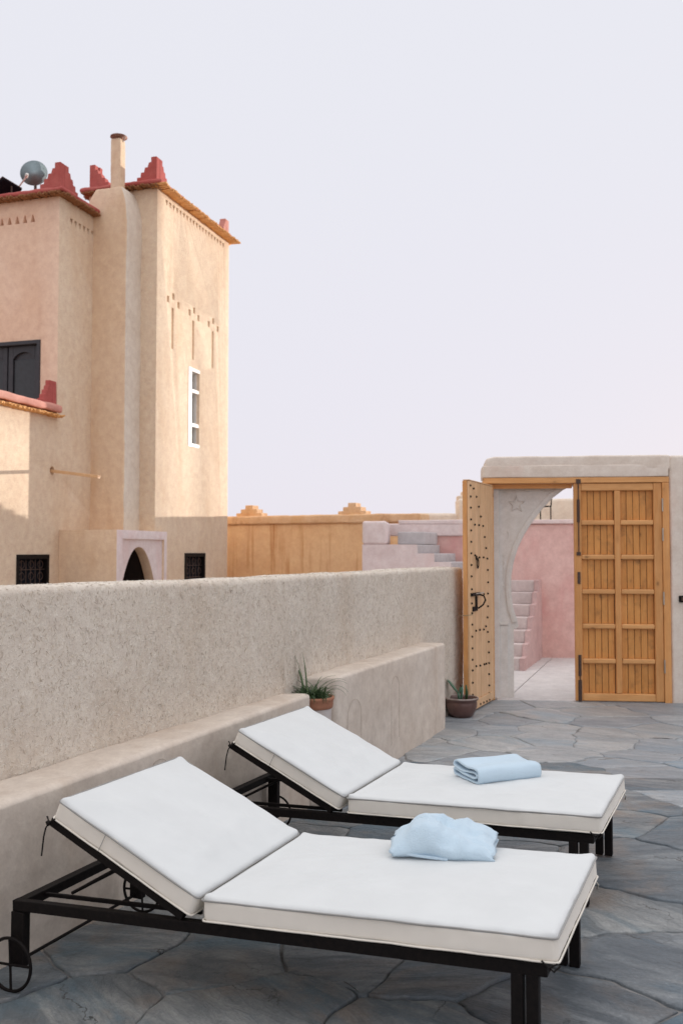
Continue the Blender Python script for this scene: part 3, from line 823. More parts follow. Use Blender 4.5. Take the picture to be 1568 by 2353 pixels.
CO = Vector((1.15, 15.75, 0))
cw = thing('cream_parapet', 'sunbleached cream parapet of the roof terrace beyond the pink wall', 'wall', CO, 0)
obj('wall_body', soft_box(.82, .35, 2.2, r=.05, cell=.12, amp=.012, freq=1.2, seed=75, warp=off(0, 0, -.05)), M['cream'], cw, smooth=True)
obj('wall_body', soft_box(7.0, .4, 2.45, r=.05, cell=.12, amp=.012, freq=1.2, seed=76, warp=off(.80, -.03, -.05)), M['cream'], cw, smooth=True)
for tx in (1.02, 3.05, 5.2):
    soften(obj('merlon', merlon_bm(.42, .22, .2, 3, .3), M['cream'], cw, loc=(tx, .15, 2.38)), .03)

# iron chair on the roof terrace behind the pink wall
ch = thing('iron_chair', 'spindly black iron chair seen through the arch above the pink wall', 'chair', (2.90, 13.75, 1.66), .3)
CHB = .0
obj('seat', box(-.2, .12, -.16, .16, .50, .515, .004), M['iron'], ch)
for sx_, sy_ in ((-.19, -.15), (.11, -.15), (-.19, .15), (.11, .15)):
    obj('leg', tube([(sx_, sy_, 0), (sx_, sy_, .5)], .009, 6), M['iron'], ch)
for sy_ in (-.15, .15):
    obj('back_post', tube([(.115, sy_, .515), (.14, sy_, .80)], .009, 6), M['iron'], ch)
obj('back_rail', tube([(.14, -.15, .80), (.14, .15, .80)], .009, 6), M['iron'], ch)
# roof slab that carries the chair
rt = thing('roof_terrace', 'flat roof terrace slab behind the pink courtyard wall', 'terrace', (2.0, 13.65, 0), GRZ)
obj('roof_slab', box(-.2, 5.5, .05, 1.75, 1.45, 1.62), M['cream'], rt)

# ------------------------------------------------------------------ tower and house (building frame: x right, y away)
BO = Vector((-2.5, 12.537, 0)); BRZ = math.atan2(-.2924, .9563)
def ridge_strip(bm, x0, y0, x1, y1, z, ovx, ovy, n, r, rnd):
    pass
def reeds(name, a, b, outv, z, n, mat, parent, L=.16, r=.012, tiltz=0):
    """cane bundle under an eave between a and b, ends pointing along outv"""
    bm = bmesh.new(); a = Vector(a); b = Vector(b); o = Vector(outv).normalized()
    for k in range(n):
        t = (k + .5) / n + rg.uniform(-.3, .3) / n
        p = a.lerp(b, t); l = L + rg.uniform(-.02, .018)
        zz_ = z + rg.uniform(-.012, .012)
        sk = (b - a).normalized() * rg.uniform(-.02, .02)
        add_tube(bm, [(p.x - o.x * .06, p.y - o.y * .06, zz_), (p.x + o.x * l + sk.x, p.y + o.y * l + sk.y, zz_ + tiltz)], r * rg.uniform(.75, 1.2), 6)
    return tag(obj(name, bm, mat, parent, smooth=True), kind='stuff')

TB = M['tower']
tw = thing('tower', 'tall square mud plaster tower, right side sunlit, with slits and stepped red roof corners', 'tower', BO, BRZ)
TH = 6.46; TWd = 1.06; TD = 2.38
cut = []
for k in range(19):                                     # row of small triangles
    t = .265 + k * (2.16 - .265) / 18
    z1 = TH - .075; w = .034; hh = .075
    c = bmesh.new(); add_prism(c, [(t - w, z1), (t + w, z1), (t + .004, z1 - hh), (t - .004, z1 - hh)], 'x', -.10, .05); cut.append(c)
kz = lambda z: 1.5 + (z - 1.5) * .98
for (t, z) in [(0.335, 5.085), (0.495, 5.159), (0.657, 5.074), (1.016, 5.058), (1.169, 5.125), (1.316, 5.045), (1.681, 5.04), (1.844, 5.124), (2.013, 5.036)]:
    t *= .98; z = kz(z); cut.append(box(-.055, .05, t - .032, t + .032, z - .045, z + .045))
for (t0, t1, z0, z1) in ((.447, .506, 4.40, 4.99), (1.108, 1.172, 4.375, 4.965), (1.794, 1.858, 4.375, 4.96)):
    cut.append(box(-.055, .05, t0 * .98, t1 * .98, kz(z0), kz(z1)))
WY0, WY1, WZ0, WZ1 = .975, 1.34, kz(3.065), kz(4.25)
cut.append(box(-.16, .05, WY0, WY1, WZ0, WZ1))
GY0, GY1, GZ0, GZ1 = .89, 1.55, .72, 1.475
cut.append(box(-.1, .05, GY0, GY1, GZ0, GZ1))
def sdiv(bm, n):
    return bm
carve('wall_body', box(-TWd, 0, 0, TD, -.1, TH), cut, TB, tw, bevel=.018)
# window in the lit face (narrow, white frame, three lights)
wd = obj('window', box(-.115, -.105, WY0 + .02, WY1 - .02, WZ0 + .02, WZ1 - .02), M['glass_dark'], tw)
fm = bmesh.new()
add_box(fm, -.10, .006, WY0 - .002, WY0 + .105, WZ0 - .003, WZ1 + .003, bev=.003)
add_box(fm, -.10, -.045, WY1 - .022, WY1 - .001, WZ0 + .001, WZ1 - .001, bev=.002)
add_box(fm, -.10, .004, WY0 + .1055, WY1 - .001, WZ1 - .05, WZ1 - .001, bev=.003)
add_box(fm, -.10, .004, WY0 + .1055, WY1 - .001, WZ0 + .001, WZ0 + .05, bev=.003)
obj('frame', fm, M['white'], wd)
for zz0 in (WZ0 + .30, WZ1 - .36):
    obj('glazing_bar', box(-.10, .000, WY0 + .106, WY1 - .023, zz0, zz0 + .05, .003), M['white'], wd)
for a, b in ((WZ0 + .05, WZ0 + .30), (WZ0 + .35, WZ1 - .36), (WZ1 - .31, WZ1 - .05)):
    obj('sash', box(-.09, -.05, WY0 + .1065, WY0 + .13, a + .002, b - .002, .002), M['white'], wd)

def grille(parent, x, y0, y1, z0, z1):
    """ornamental iron window grille on a face at x, spanning y0..y1"""
    g = obj('window', box(x - .075, x - .065, y0 + .01, y1 - .01, z0 + .01, z1 - .01), M['glass_dark'], parent)
    bm = bmesh.new()
    add_box(bm, x - .06, x + .014, y0 - .004, y0 + .04, z0, z1, bev=.003); add_box(bm, x - .06, x + .014, y1 - .04, y1 + .004, z0, z1, bev=.003)
    add_box(bm, x - .06, x + .016, y0 - .005, y1 + .005, z1 - .045, z1 + .01, bev=.003); add_box(bm, x - .06, x + .012, y0 + .041, y1 - .041, z0, z0 + .04, bev=.003)
    obj('frame', bm, M['iron'], g)
    n = 6
    bars = bmesh.new()
    for k in range(1, n):
        yy = y0 + .04 + (y1 - y0 - .08) * k / n
        add_tube(bars, [(x - .03, yy, z0 + .04), (x - .03, yy, z1 - .05)], .005, 6)
    for zz in (z1 - .17, z1 - .34, z0 + .15): add_tube(bars, [(x - .03, y0 + .04, zz), (x - .03, y1 - .04, zz)], .005, 6)
    cy = [y0 + .04 + (y1 - y0 - .08) * (k + .5) / (n / 2) for k in range(n // 2)]
    for yy in cy:
        for zz in (z1 - .25, z1 - .11):
            add_tube(bars, [(x - .022, yy + .05 * cos(t), zz + .045 * sin(t)) for t in [2 * pi * q / 14 for q in range(14)]], .004, 5, closed=True)
    obj('scrollwork', bars, M['old_iron'], g)
grille(tw, 0, GY0, GY1, GZ0, GZ1)

def eave(parent, x0, x1, y0, y1, z, ov, th, m, nm='eave'):
    L, W = x1 - x0 + 2 * ov, y1 - y0 + 2 * ov
    def w(p):
        inx = min(p[0], L - p[0]); iny = min(p[1], W - p[1]); e = min(inx, iny)
        rise_ = .05 * min(1, e / .2) if p[2] > th * .5 else 0
        return (p[0] + x0 - ov, p[1] + y0 - ov, p[2] + z + rise_)
    return obj(nm, soft_box(L, W, th, r=.025, cell=.06, amp=.010, freq=7, seed=81, warp=w), m, parent, smooth=True)
eave(tw, -TWd, 0, 0, TD, TH + .028, .10, .055, M['red'])
reeds('reed_fringe', (0.0, -.08, 0), (0.0, TD + .08, 0), (1, 0, 0), TH + .010, 190, M['reed_lit'], tw, L=.155)
reeds('reed_fringe', (-TWd - .05, 0, 0), (.05, 0, 0), (0, -1, 0), TH + .010, 80, M['reed'], tw, L=.115)
reeds('reed_fringe', (-TWd, 0, 0), (-TWd, TD, 0), (-1, 0, 0), TH + .010, 120, M['reed'], tw, L=.11)
reeds('reed_fringe', (-TWd, TD, 0), (0, TD, 0), (0, 1, 0), TH + .010, 60, M['reed_lit'], tw, L=.12)

def corner_merlon(parent, x, y, z, sx_, sy_, wx, wy, h, n=5, t=.10, m=None, lean=0):
    """L-shaped stepped corner: tallest at the corner, falling away along sx_ and sy_"""
    m = m or M['red']
    def arm(w):
        P = [(0, 0), (w, 0)]
        for k in range(n):
            P += [(w * (1 - k / n) if k else w, h * (k + 1) / (n + 0.0) * .98), (w * (1 - (k + 1) / (n + .6)), h * (k + 1) / n * .98)] if k < n - 1 else [(w * (1 - k / (n + .6)), h)]
        P += [(0, h)]
        return P
    A = prism([(x + sx_ * a, z + b) for a, b in arm(wx)], 'y', y, y + sy_ * t)
    o = soften(obj('merlon', A, m, parent), .012)
    Bp = prism([(y + sy_ * (t + .001 + a), z + b) for a, b in arm(wy - t)], 'x', x, x + sx_ * t)
    p = soften(obj('merlon', Bp, m, parent), .012)
ZM = TH + .11
corner_merlon(tw, -.02, .0, ZM, -1, 1, .30, .36, .33)
corner_merlon(tw, -TWd + .0, .0, ZM, 1, 1, .30, .36, .33)
corner_merlon(tw, -.0, TD - .0, ZM, -1, -1, .22, .24, .24, m=M['salmon'])

# chimney in the angle between house and tower
chm = thing('chimney', 'rounded plaster chimney breast with a slim flue between house and tower', 'chimney', BO, BRZ)
def shoulder(p):
    # p in [0..L]x[0..W]x[0..H] -> round the shoulders
    x, y, z = p; H = 4.80
    top = max(0, (z - (H - .5)) / .5)
    c = .38; hw = .33
    nx_ = (x - c)
    if top > 0: nx_ *= 1 - .42 * top ** 2.2
    return (nx_ + c - .905 + 0.0, y - .385 + .05 * top ** 2, z + 1.60)
cb = obj('breast', soft_box(.665, .62, 4.80, r=.028, cell=.09, amp=.012, freq=1.6, seed=91, warp=shoulder), [M['breast'], M['breast_lit']], chm, smooth=True)
for p in cb.data.polygons:                     # right flank given the paler plaster, its side light painted in
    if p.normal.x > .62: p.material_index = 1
obj('flue', soft_box(.145, .15, .72, r=.02, cell=.05, amp=.005, freq=4, seed=92, warp=off(-.535, -.33, 6.35)), M['breast'], chm, smooth=True)
bm = bmesh.new(); add_lathe(bm, [(.115, 0), (.112, .012), (.06, .022), (.0, .028)], 28, (-.45, -.26, 7.10))
bmesh.ops.solidify(bm, geom=bm.faces[:], thickness=.004)
cap = obj('cap', bm, simple('rusty_sheet', (.35, .24, .2), .6, .3, b=(.25, .12, .09)), chm, smooth=True)
obj('cap_strut', tube([(-.50, -.27, 7.02), (-.53, -.27, 7.105)], .006, 6), M['old_iron'], cap)
obj('cap_strut', tube([(-.40, -.25, 7.02), (-.365, -.25, 7.10)], .006, 6), M['old_iron'], cap)

# house
hs = thing('house', 'flat roofed mud plaster house at left with red eave, dark window and lower terrace', 'house', BO, BRZ)
HX = -.75; HY = -1.165; HH = 6.0; LH = 3.235
poly = [(-5.2, -.1), (3.0, -.1), (3.0, HH), (HY, HH), (HY, LH), (-5.2, LH)]
bm = prism(poly, 'x', -3.9, HX)
cut = []
for k in range(6):
    t = .27 + k * .098
    if t > .76: continue
    cut.append(prism([(HY + t - .032, 5.80), (HY + t + .032, 5.80), (HY + t + .003, 5.715), (HY + t - .003, 5.715)], 'x', HX - .1, HX + .05))
for k in range(8):
    xx = HX - .392 - k * .116
    cut.append(prism([(xx - .034, 5.705), (xx + .034, 5.705), (xx + .006, 5.80), (xx - .006, 5.80)], 'y', HY - .05, HY + .1))
cut.append(box(-2.35, HX - .25, HY - .05, HY + .14, LH + .02, 4.185))        # window opening
HG0, HG1 = HY - .765, HY - .139
cut.append(box(HX - .1, HX + .05, HG0, HG1, .72, 1.46))
SPY = HY - .081
cut.append(add_lathe(bmesh.new(), [(.05, -.12), (.05, .05)], 14)); cut[-1].transform(Matrix.Translation((HX, SPY, 2.51)) @ Matrix.Rotation(pi / 2, 4, 'Y'))
hb = carve('wall_body', bm, cut, [M['tower'], M['facade']], hs, bevel=.018)
for p in hb.data.polygons:                     # painted front of the upper storey
    c = p.center
    if c.z > LH - .01 and c.y < HY + .13 and (p.normal.y < -.7 or (c.x < HX - .03 and c.y < HY + .12)): p.material_index = 1
grille(hs, HX, HG0, HG1, .72, 1.46)
# shuttered window
wd = obj('window', box(-2.34, HX - .26, HY + .09, HY + .12, LH + .03, 4.175), M['darkwood'], hs)
bm = bmesh.new()
add_box(bm, HX - .30, HX - .252, HY - .012, HY + .089, LH + .02, 4.183, bev=.005)
add_box(bm, -2.348, HX - .3005, HY - .010, HY + .089, 4.135, 4.183, bev=.005)
obj('frame', bm, M['darkwood'], wd)
for x1 in (HX - .303, HX - .78, HX - 1.26):
    x0 = x1 - .46
    bm = bmesh.new()
    add_box(bm, x0, x0 + .07, HY + .055, HY + .0895, LH + .03, 4.13, bev=.005)
    add_box(bm, x1 - .07, x1, HY + .055, HY + .0895, LH + .03, 4.13, bev=.005)
    # arched head
    pts = [(x0 + .071, 4.13), (x0 + .071, 3.97)]
    for k in range(11):
        t = k / 10; pts.append((x0 + .071 + (.318) * t, 3.97 + .085 * sin(pi * t) ** .7 if 0 < t < 1 else 3.97))
    pts += [(x1 - .071, 4.13)]
    add_prism(bm, pts, 'y', HY + .0555, HY + .089)
    sh = obj('shutter', bm, M['darkwood'], wd)
    obj('panel', box(x0 + .075, x1 - .075, HY + .076, HY + .0885, LH + .05, 3.96, .01), simple('shutter_panel', (.035, .04, .048), .5), sh)
# roof eave of the upper storey
eave(hs, -3.9, HX, HY, 3.0, HH + .03, .10, .055, M['red'])
reeds('reed_fringe', (-3.0, HY, 0), (HX + .06, HY, 0), (0, -1, 0), HH + .010, 170, M['reed'], hs, L=.12)
reeds('reed_fringe', (HX, HY - .06, 0), (HX, HY + 2.2, 0), (1, 0, 0), HH + .010, 160, M['reed'], hs, L=.125)
corner_merlon(hs, HX + .02, HY - .02, HH + .11, -1, 1, .30, .40, .32)
# lower storey coping
def copw(p):
    x, y, z = p
    return (x + HX - .15, y - 5.2, z + LH - .02 + .035 * (1 - min(1, abs(x - .14) / .15)))
obj('terrace_coping', soft_box(.24, 5.2 + HY - .0, .095, r=.035, cell=.06, amp=.010, freq=6, seed=95, warp=copw), M['salmon'], hs, smooth=True)
reeds('reed_fringe', (HX, -5.2, 0), (HX, HY + .02, 0), (1, 0, 0), LH - .045, 330, M['reed_lit'], hs, L=.095)
corner_merlon(hs, HX + .03, HY - .06, LH + .075, -1, -1, .25, .30, .31, n=5, t=.07, m=M['red'])

# spout
sp = thing('wooden_spout', 'wooden rain spout sticking out of the left house wall', 'spout', BO + Vector((.9563 * HX + .2924 * SPY, -.2924 * HX + .9563 * SPY, 0)), BRZ)
Mx = Matrix.Translation((-.08, 0, 2.507)) @ Matrix.Rotation(R(7.5), 4, 'Y')
obj('trough', box(0, .745, -.024, .024, -.012, 0, .002, M=Mx), M['woodp'], sp)
obj('trough_side', box(0, .745, -.0245, -.014, .0005, .026, .002, M=Mx), M['woodp'], sp)
obj('trough_side', box(0, .745, .014, .0245, .0005, .026, .002, M=Mx), M['woodp'], sp)

# oven block
ov = thing('outdoor_oven', 'boxy plaster hearth with a pale arched front at the foot of the tower', 'oven', BO, BRZ)
OY0, OY1, OX1, OZ = HY + .079, .22, .067, 1.775
cut = []
def archp(sc):
    ap = [(OY0 + .60 - .45 * sc, .2)]
    for k in range(21):
        yy = -1 + k / 10
        ap.append((OY0 + .60 + .45 * sc * yy, (1.565 if sc == 1 else 1.60) - .55 * abs(yy) ** 2.2))
    return ap + [(OY0 + .60 + .45 * sc, .2)]
cut.append(prism(archp(1), 'x', OX1 - .17, OX1 + .06))
cut.append(prism(archp(1.09), 'x', OX1 - .75, OX1 - .165))
cut.append(prism([(OY0 + .143, .1), (OY0 + .143, 1.665), (OY0 + 1.227, 1.665), (OY0 + 1.227, .1)], 'x', OX1 - .03, OX1 + .06))
o = carve('oven_body', box(HX + .002, OX1, OY0, OY1, -.1, OZ), cut, [M['breast'], M['palepink'], simple('soot', (.03, .02, .018), .95)], ov, bevel=.015)
for p in o.data.polygons:
    if p.center.x > OX1 - .03 and p.normal.x > .6: p.material_index = 1
    elif p.center.x < OX1 - .19 and OY0 + .05 < p.center.y < OY0 + 1.15 and p.center.z < 1.62 and p.center.x > OX1 - .76: p.material_index = 2

# dish and solar panel on the house roof
dsh = thing('satellite_dish', 'round grey satellite dish on the house roof behind the red stepped corner', 'satellite dish', (-4.27, 12.75, 6.10), 0)
bm = bmesh.new(); add_lathe(bm, [(0, 0), (.05, .003), (.10, .010), (.15, .022), (.18, .033), (.186, .036)], 36)
bmesh.ops.solidify(bm, geom=bm.faces[:], thickness=.004)
MM = Matrix.Translation((0.02, 0, .63)) @ Matrix.Rotation(R(84), 4, 'X') @ Matrix.Rotation(R(6), 4, 'Y')
bm.transform(MM); obj('reflector', bm, M['dish'], dsh, smooth=True)
bm = bmesh.new(); add_lathe(bm, [(.022, 0), (.022, .012), (.0, .016)], 20); bm.transform(MM @ Matrix.Translation((0, 0, .004))); obj('hub', bm, M['iron'], dsh)
bm = bmesh.new(); add_tube(bm, [(.065 * cos(2 * pi * k / 28), .065 * sin(2 * pi * k / 28), .010) for k in range(28)], .0025, 5, closed=True); bm.transform(MM); obj('ring_rib', bm, M['iron'], dsh)
obj('mast', tube([(.02, .05, .0), (.02, .05, .6)], .02, 10), M['old_iron'], dsh)
obj('feed_arm', tube([(-.16, -.08, .43), (.005, -.28, .485)], .011, 8), M['white'], dsh)
obj('feed_horn', tube([(.0, -.275, .483), (.03, -.33, .495)], .022, 12), M['white'], dsh, smooth=True)
spn = thing('solar_panel', 'dark tilted panel standing on the roof edge beside the satellite dish', 'panel', (-4.62, 12.5, 6.16), -.3)
MM = Matrix.Translation((0, 0, .20)) @ Matrix.Rotation(R(38), 4, 'Y')
obj('panel_face', box(-.02, .0, -.2, .2, -.02, .36, .003, M=Matrix.Translation((-.1, 0, .1)) @ Matrix.Rotation(R(55), 4, 'Y')), M['glass_dark'], spn)
obj('panel_frame', box(-.035, -.021, -.21, .21, -.03, .37, .003, M=Matrix.Translation((-.1, 0, .1)) @ Matrix.Rotation(R(55), 4, 'Y')), M['old_iron'], spn)
obj('leg', tube([(.17, 0, 0), (.17, 0, .285)], .012, 8), M['old_iron'], spn)
obj('leg', tube([(-.07, 0, 0), (-.07, 0, .10)], .012, 8), M['old_iron'], spn)

# ------------------------------------------------------------------ loungers
def rbox_cushion(L, W, T, seed, bulge=.012, r=.018):
    def w(p):
        x, y, z = p
        e = min(x, L - x, y, W - y); k = min(1, max(0, e / .16)); k = k * k * (3 - 2 * k)
        zz_ = z + (bulge * k if z > T * .6 else 0)
        # pulled-in corners
        cx = min(x, L - x); cy = min(y, W - y)
        sidep = .004 * sin(x * 9 + seed) * (1 if cy < .02 else 0)
        jd = (x if seed == 3 else L - x)
        wr_ = max(0, 1 - jd / .22) * .005 * noise.noise((x * 26, y * 5, seed)) + max(0, 1 - abs(noise.noise((x * 2.3 + 4, y * 9 - x * 3, seed))) * 12) * .0046 * (1 if z > T * .6 else 0)
        pk_ = .0022 * noise.noise((x * 22, y * 22, seed)) * max(0, 1 - e / .05)
        sag = -.006 * noise.noise((x * 1.7, y * 2.1, seed + 3))
        cp_ = .010 * max(0, 1 - cx / .05) * max(0, 1 - cy / .05)
        return (x + pk_, y + sidep + pk_, zz_ + (wr_ * k + sag * k + pk_ + cp_ if z > T * .6 else 0))
    return soft_box(L, W, T, r=r, cell=.016, amp=.0020, freq=6, seed=seed, warp=w)

def build_lounger(name, label, O, yaw, pit, fz, K):
    """local x runs to the foot end, y to the far side, origin on the floor under the joint"""
    Ls, W, T, Lb, ba = 1.122 * K, .747 * K, .083 * K, .609 * K, .475
    lo = thing(name, label, 'sun lounger', (O[0], O[1], fz), yaw, 'sun loungers by the plaster bench')
    z0 = O[2] - fz
    tp = math.tan(pit)
    Mp = Matrix.Translation((0, 0, z0)) @ Matrix.Rotation(-pit, 4, 'Y')
    # seat cushion
    bm = rbox_cushion(Ls, W, T, 3); bm.transform(Mp @ Matrix.Translation((0.004, 0, -T)))
    def two_tone(o, Minv, Tt):
        o.data.materials.append(M['mat_side'])
        for p in o.data.polygons:
            c = Minv @ p.center
            if c.z < Tt - .012: p.material_index = 1
    s = obj('seat_cushion', bm, M['mattress'], lo, smooth=True); two_tone(s, (Mp @ Matrix.Translation((0.004, 0, -T))).inverted(), T)
    def pipe(L, Mx, zt):
        e = .012; P = []
        for (cx, cy, a0) in ((L - e, e, -90), (L - e, W - e, 0), (e, W - e, 90), (e, e, 180)):
            for k in range(5):
                a = R(a0 + 22.5 * k); P.append(Vector((cx + (e + .0015) * cos(a), cy + (e + .0015) * sin(a), zt)))
        Q = []
        for i, p in enumerate(P):
            q = P[(i + 1) % len(P)]; m_ = max(1, int((q - p).length / .05))
            for k in range(m_):
                v = p.lerp(q, k / m_); v.z += .0022 * noise.noise((v.x * 9, v.y * 9, L)); Q.append(Mx @ v)
        return add_tube(bmesh.new(), Q, .0030, 6, closed=True)
    obj('piping', pipe(Ls, Mp @ Matrix.Translation((.004, 0, -T)), T - .011), M['piping'], s, smooth=True)
    obj('piping', pipe(Ls, Mp @ Matrix.Translation((.004, 0, -T)), .008), M['mat_side'], s, smooth=True)
    # back cushion: runs from the joint up and back
    Mb = Mp @ Matrix.Rotation(ba, 4, 'Y') @ Matrix.Translation((-Lb - .004, 0, -T))
    bm = rbox_cushion(Lb, W, T, 5); bm.transform(Mb)
    b = obj('back_cushion', bm, M['mattress'], lo, smooth=True); two_tone(b, Mb.inverted(), T)
    obj('piping', pipe(Lb, Mb, T - .011), M['piping'], b, smooth=True)
    obj('piping', pipe(Lb, Mb, .008), M['mat_side'], b, smooth=True)
    obj('side_seam', tube([Mb @ Vector((.21, -.0035, .008)), Mb @ Vector((.213, -.0035, T - .012))], .0012, 5), M['piping'], b)
    # frame
    zr = -T - .004; rh = .036
    xh, xf = -.78 * K, Ls - .03
    def bar(nm, x0, x1, y0, y1, za, zb, MM=Mp): return obj(nm, box(x0, x1, y0, y1, za, zb, .003, M=MM), M['iron'], lo)
    bar('side_rail', xh, xf, .012, .042, zr - rh, zr); bar('side_rail', xh, xf, W - .042, W - .012, zr - rh, zr)
    bar('cross_rail', xh, xh + .04, .0425, W - .0425, zr - rh + .001, zr - .001); bar('cross_rail', xf - .035, xf, .0425, W - .0425, zr - rh, zr)
    bar('cross_rail', .01, .04, .0425, W - .0425, zr - rh, zr - .002)
    for x in (.3, .6, .85): bar('slat', x, x + .03, .0425, W - .0425, zr - .016, zr - .002)
    # back frame
    Mf = Mp @ Matrix.Translation((0.012, 0, -T * .9)) @ Matrix.Rotation(ba, 4, 'Y')
    zb = -.006
    Mf = Mb @ Matrix.Translation((0, 0, -.003))
    def bbar(nm, x0, x1, y0, y1, za=-.03, zb_=0): return obj(nm, box(x0, x1, y0, y1, za, zb_, .003, M=Mf), M['iron'], lo)
    bbar('back_rail', -.012, Lb - .03, .012, .042); bbar('back_rail', -.012, Lb - .03, W - .042, W - .012)
    bbar('back_crossbar', -.012, .018, .0425, W - .0425); bbar('back_crossbar', .28, .31, .0425, W - .0425, -.02, -.002)
    # legs, to the floor of the terrace (each leg measured to its own spot)
    def fl_local(x, y):
        c, s_ = cos(yaw), sin(yaw); X = O[0] + c * x - s_ * y; Y = O[1] + s_ * x + c * y
        return floorz(X, Y) - fz
    def railz(x): return (Mp @ Vector((x, 0, zr - rh))).z
    for yy in (.010, W - .044):
        zf = fl_local(Ls - .1, yy) + .0
        for x0, x1 in ((Ls - .125, Ls - .092), (Ls - .084, Ls - .050)):
            obj('leg', box(x0, x1, yy, yy + .034, zf, railz(x1) + .002, .002), M['iron'], lo)
    wr = .088; xl = xh + .03
    for side, yy in ((0, .008), (1, W - .042)):
        zf = fl_local(xl, yy)
        obj('leg', box(xl - .026, xl + .03, yy, yy + .034, zf + wr - .012, railz(xl) - .002 + rh * 0, .003), M['iron'], lo)
        yw = yy - .022 if side == 0 else yy + .056
        cz = zf + wr + .004; cx = xl - .005
        wpts = [(cx + wr * cos(a), yw, cz + wr * sin(a)) for a in [2 * pi * k / 36 for k in range(36)]]
        wh = obj('wheel', add_tube(bmesh.new(), wpts, .0058, 8, closed=True), M['iron'], lo, smooth=True)
        for k in range(2):
            a = R(3 + 90 * k)
            obj('spoke', tube([(cx - wr * cos(a), yw, cz - wr * sin(a)), (cx + wr * cos(a), yw, cz + wr * sin(a))], .0045, 6), M['iron'], wh)
    zf = fl_local(xl, W / 2)
    obj('axle', tube([(xl - .005, -.016, fl_local(xl, 0) + wr), (xl - .005, W + .018, fl_local(xl, W) + wr)], .006, 8), M['iron'], lo)
    # rack and prop
    zrk = z0 + zr - .02
    for yy in (.13, W - .13):
        obj('rack_bar', box(xh + .041, -.08, yy, yy + .012, zr - .024, zr - .010, .002, M=Mp), M['iron'], lo)
        pa = Mf @ Vector((.28, yy + .02, -.02)); pb = Mp @ Vector((-.62, yy + .02, zr - .008))
        obj('prop', tube([pa, pb], .006, 6), M['iron'], lo)
    obj('prop', tube([Mp @ Vector((-.62, .15, zr - .008)), Mp @ Vector((-.62, W - .11, zr - .008))], .006, 6), M['iron'], lo)
    # ties
    def tie(P, pale=False):
        obj('tie', tube([Mp @ Vector(p) if False else p for p in P], .0028, 5), M['cord'] if pale else M['iron'], lo, smooth=True)
    c0 = Mf @ Vector((0, -.002, -.004))
    tie([c0 + Vector(d) for d in ((.02, -.004, .012), (.0, -.008, .0), (-.012, -.006, .018))])
    tie([c0 + Vector(d) for d in ((0, -.006, 0), (-.012, -.012, -.02), (-.020, -.012, -.05), (-.026, -.01, -.085), (-.030, -.01, -.115))], pale=(name == 'x'))
    add = tube([c0 + Vector((0, -.006, 0)), c0 + Vector((-.008, -.01, -.006))], .010, 6); obj('tie_knot', add, M['iron'], lo, smooth=True)
    c1 = Mp @ Vector((Ls - .02, -.002, -T - .004))
    tie([c1 + Vector(d) for d in ((-.02, -.006, .016), (.0, -.010, .0), (.022, -.006, .014))])
    tie([c1 + Vector(d) for d in ((0, -.006, 0), (.014, -.012, -.006), (.03, -.006, .01))])
    c2 = Mp @ Vector((Ls + .004, W - .04, -T))
    tie([c2 + Vector(d) for d in ((0, 0, .0), (.006, .01, -.012), (.002, .012, -.028))], True)
    return lo, Mp, T

O1 = (-.45 * .98, 3.03 * .98, 1.5 - 1.097 * .98); O2 = (.018, 4.287 * .965, 1.5 - 1.103 * .965)
L1, Mp1, T1 = build_lounger('sun_lounger', 'nearer white cushioned sun lounger with a crumpled blue towel on it', O1, -.404, .051, 0, .98)
L2, Mp2, T2 = build_lounger('sun_lounger', 'farther white cushioned sun lounger with a neatly folded blue towel on it', O2, -.415, .037, 0, .965)
def setg(): pass

# towels
def folded_sheet(path, x0, x1, th, seed):
    """a sheet whose cross-section follows path (y,z), swept along x with slight waviness"""
    P = [Vector((0, a, b)) for a, b in path]; fine = []
    for i in range(len(P) - 1):
        a = P[max(i - 1, 0)]; b = P[i]; c = P[i + 1]; d = P[min(i + 2, len(P) - 1)]
        for k in range(5):
            t = k / 5
            fine.append(.5 * ((2 * b) + (c - a) * t + (2 * a - 5 * b + 4 * c - d) * t * t + (3 * b - a - 3 * c + d) * t ** 3))
    fine.append(P[-1])
    bm = bmesh.new(); nx_ = 30; rows = []
    for i in range(nx_ + 1):
        t = i / nx_; x = x0 + (x1 - x0) * t; rt = []; rb = []
        for k, p in enumerate(fine):
            a = fine[max(k - 1, 0)]; b = fine[min(k + 1, len(fine) - 1)]; d = (b - a).normalized(); n_ = Vector((0, -d.z, d.y))
            q = p + Vector((x, 0, 0)) + Vector((0, .006 * noise.noise((x * 9, p.y * 9, seed)), (.5 + p.z * 8) * .008 * noise.noise((x * 7, p.y * 8, seed + 4))))
            q.x += .010 * noise.noise((p.y * 14, p.z * 30, seed)) * (1 if i in (0, nx_) else .5)
            hh = th * (.5 if i not in (0, nx_) else .36)
            lift = 0
            rt.append(bm.verts.new(q + n_ * hh)); rb.append(bm.verts.new(q - n_ * hh))
        rows.append(rt + rb[::-1])
    for A, B in zip(rows, rows[1:]):
        n_ = len(A)
        for k in range(n_): bm.faces.new((A[k], A[(k + 1) % n_], B[(k + 1) % n_], B[k]))
    h_ = len(fine)
    for r_ in (rows[0], rows[-1]):
        for k in range(h_ - 1): bm.faces.new((r_[k], r_[k + 1], r_[2 * h_ - 2 - k], r_[2 * h_ - 1 - k]))
    return bm
def on_lounger(O, yaw, Mp, fz, x, y, dz=.0):
    v = Mp @ Vector((x, y, 0)); c, s_ = cos(yaw), sin(yaw)
    return (O[0] + c * v.x - s_ * v.y, O[1] + s_ * v.x + c * v.y, fz + v.z + dz)
p1 = on_lounger(O1, -.404, Mp1, 0, .612, .615, .011)
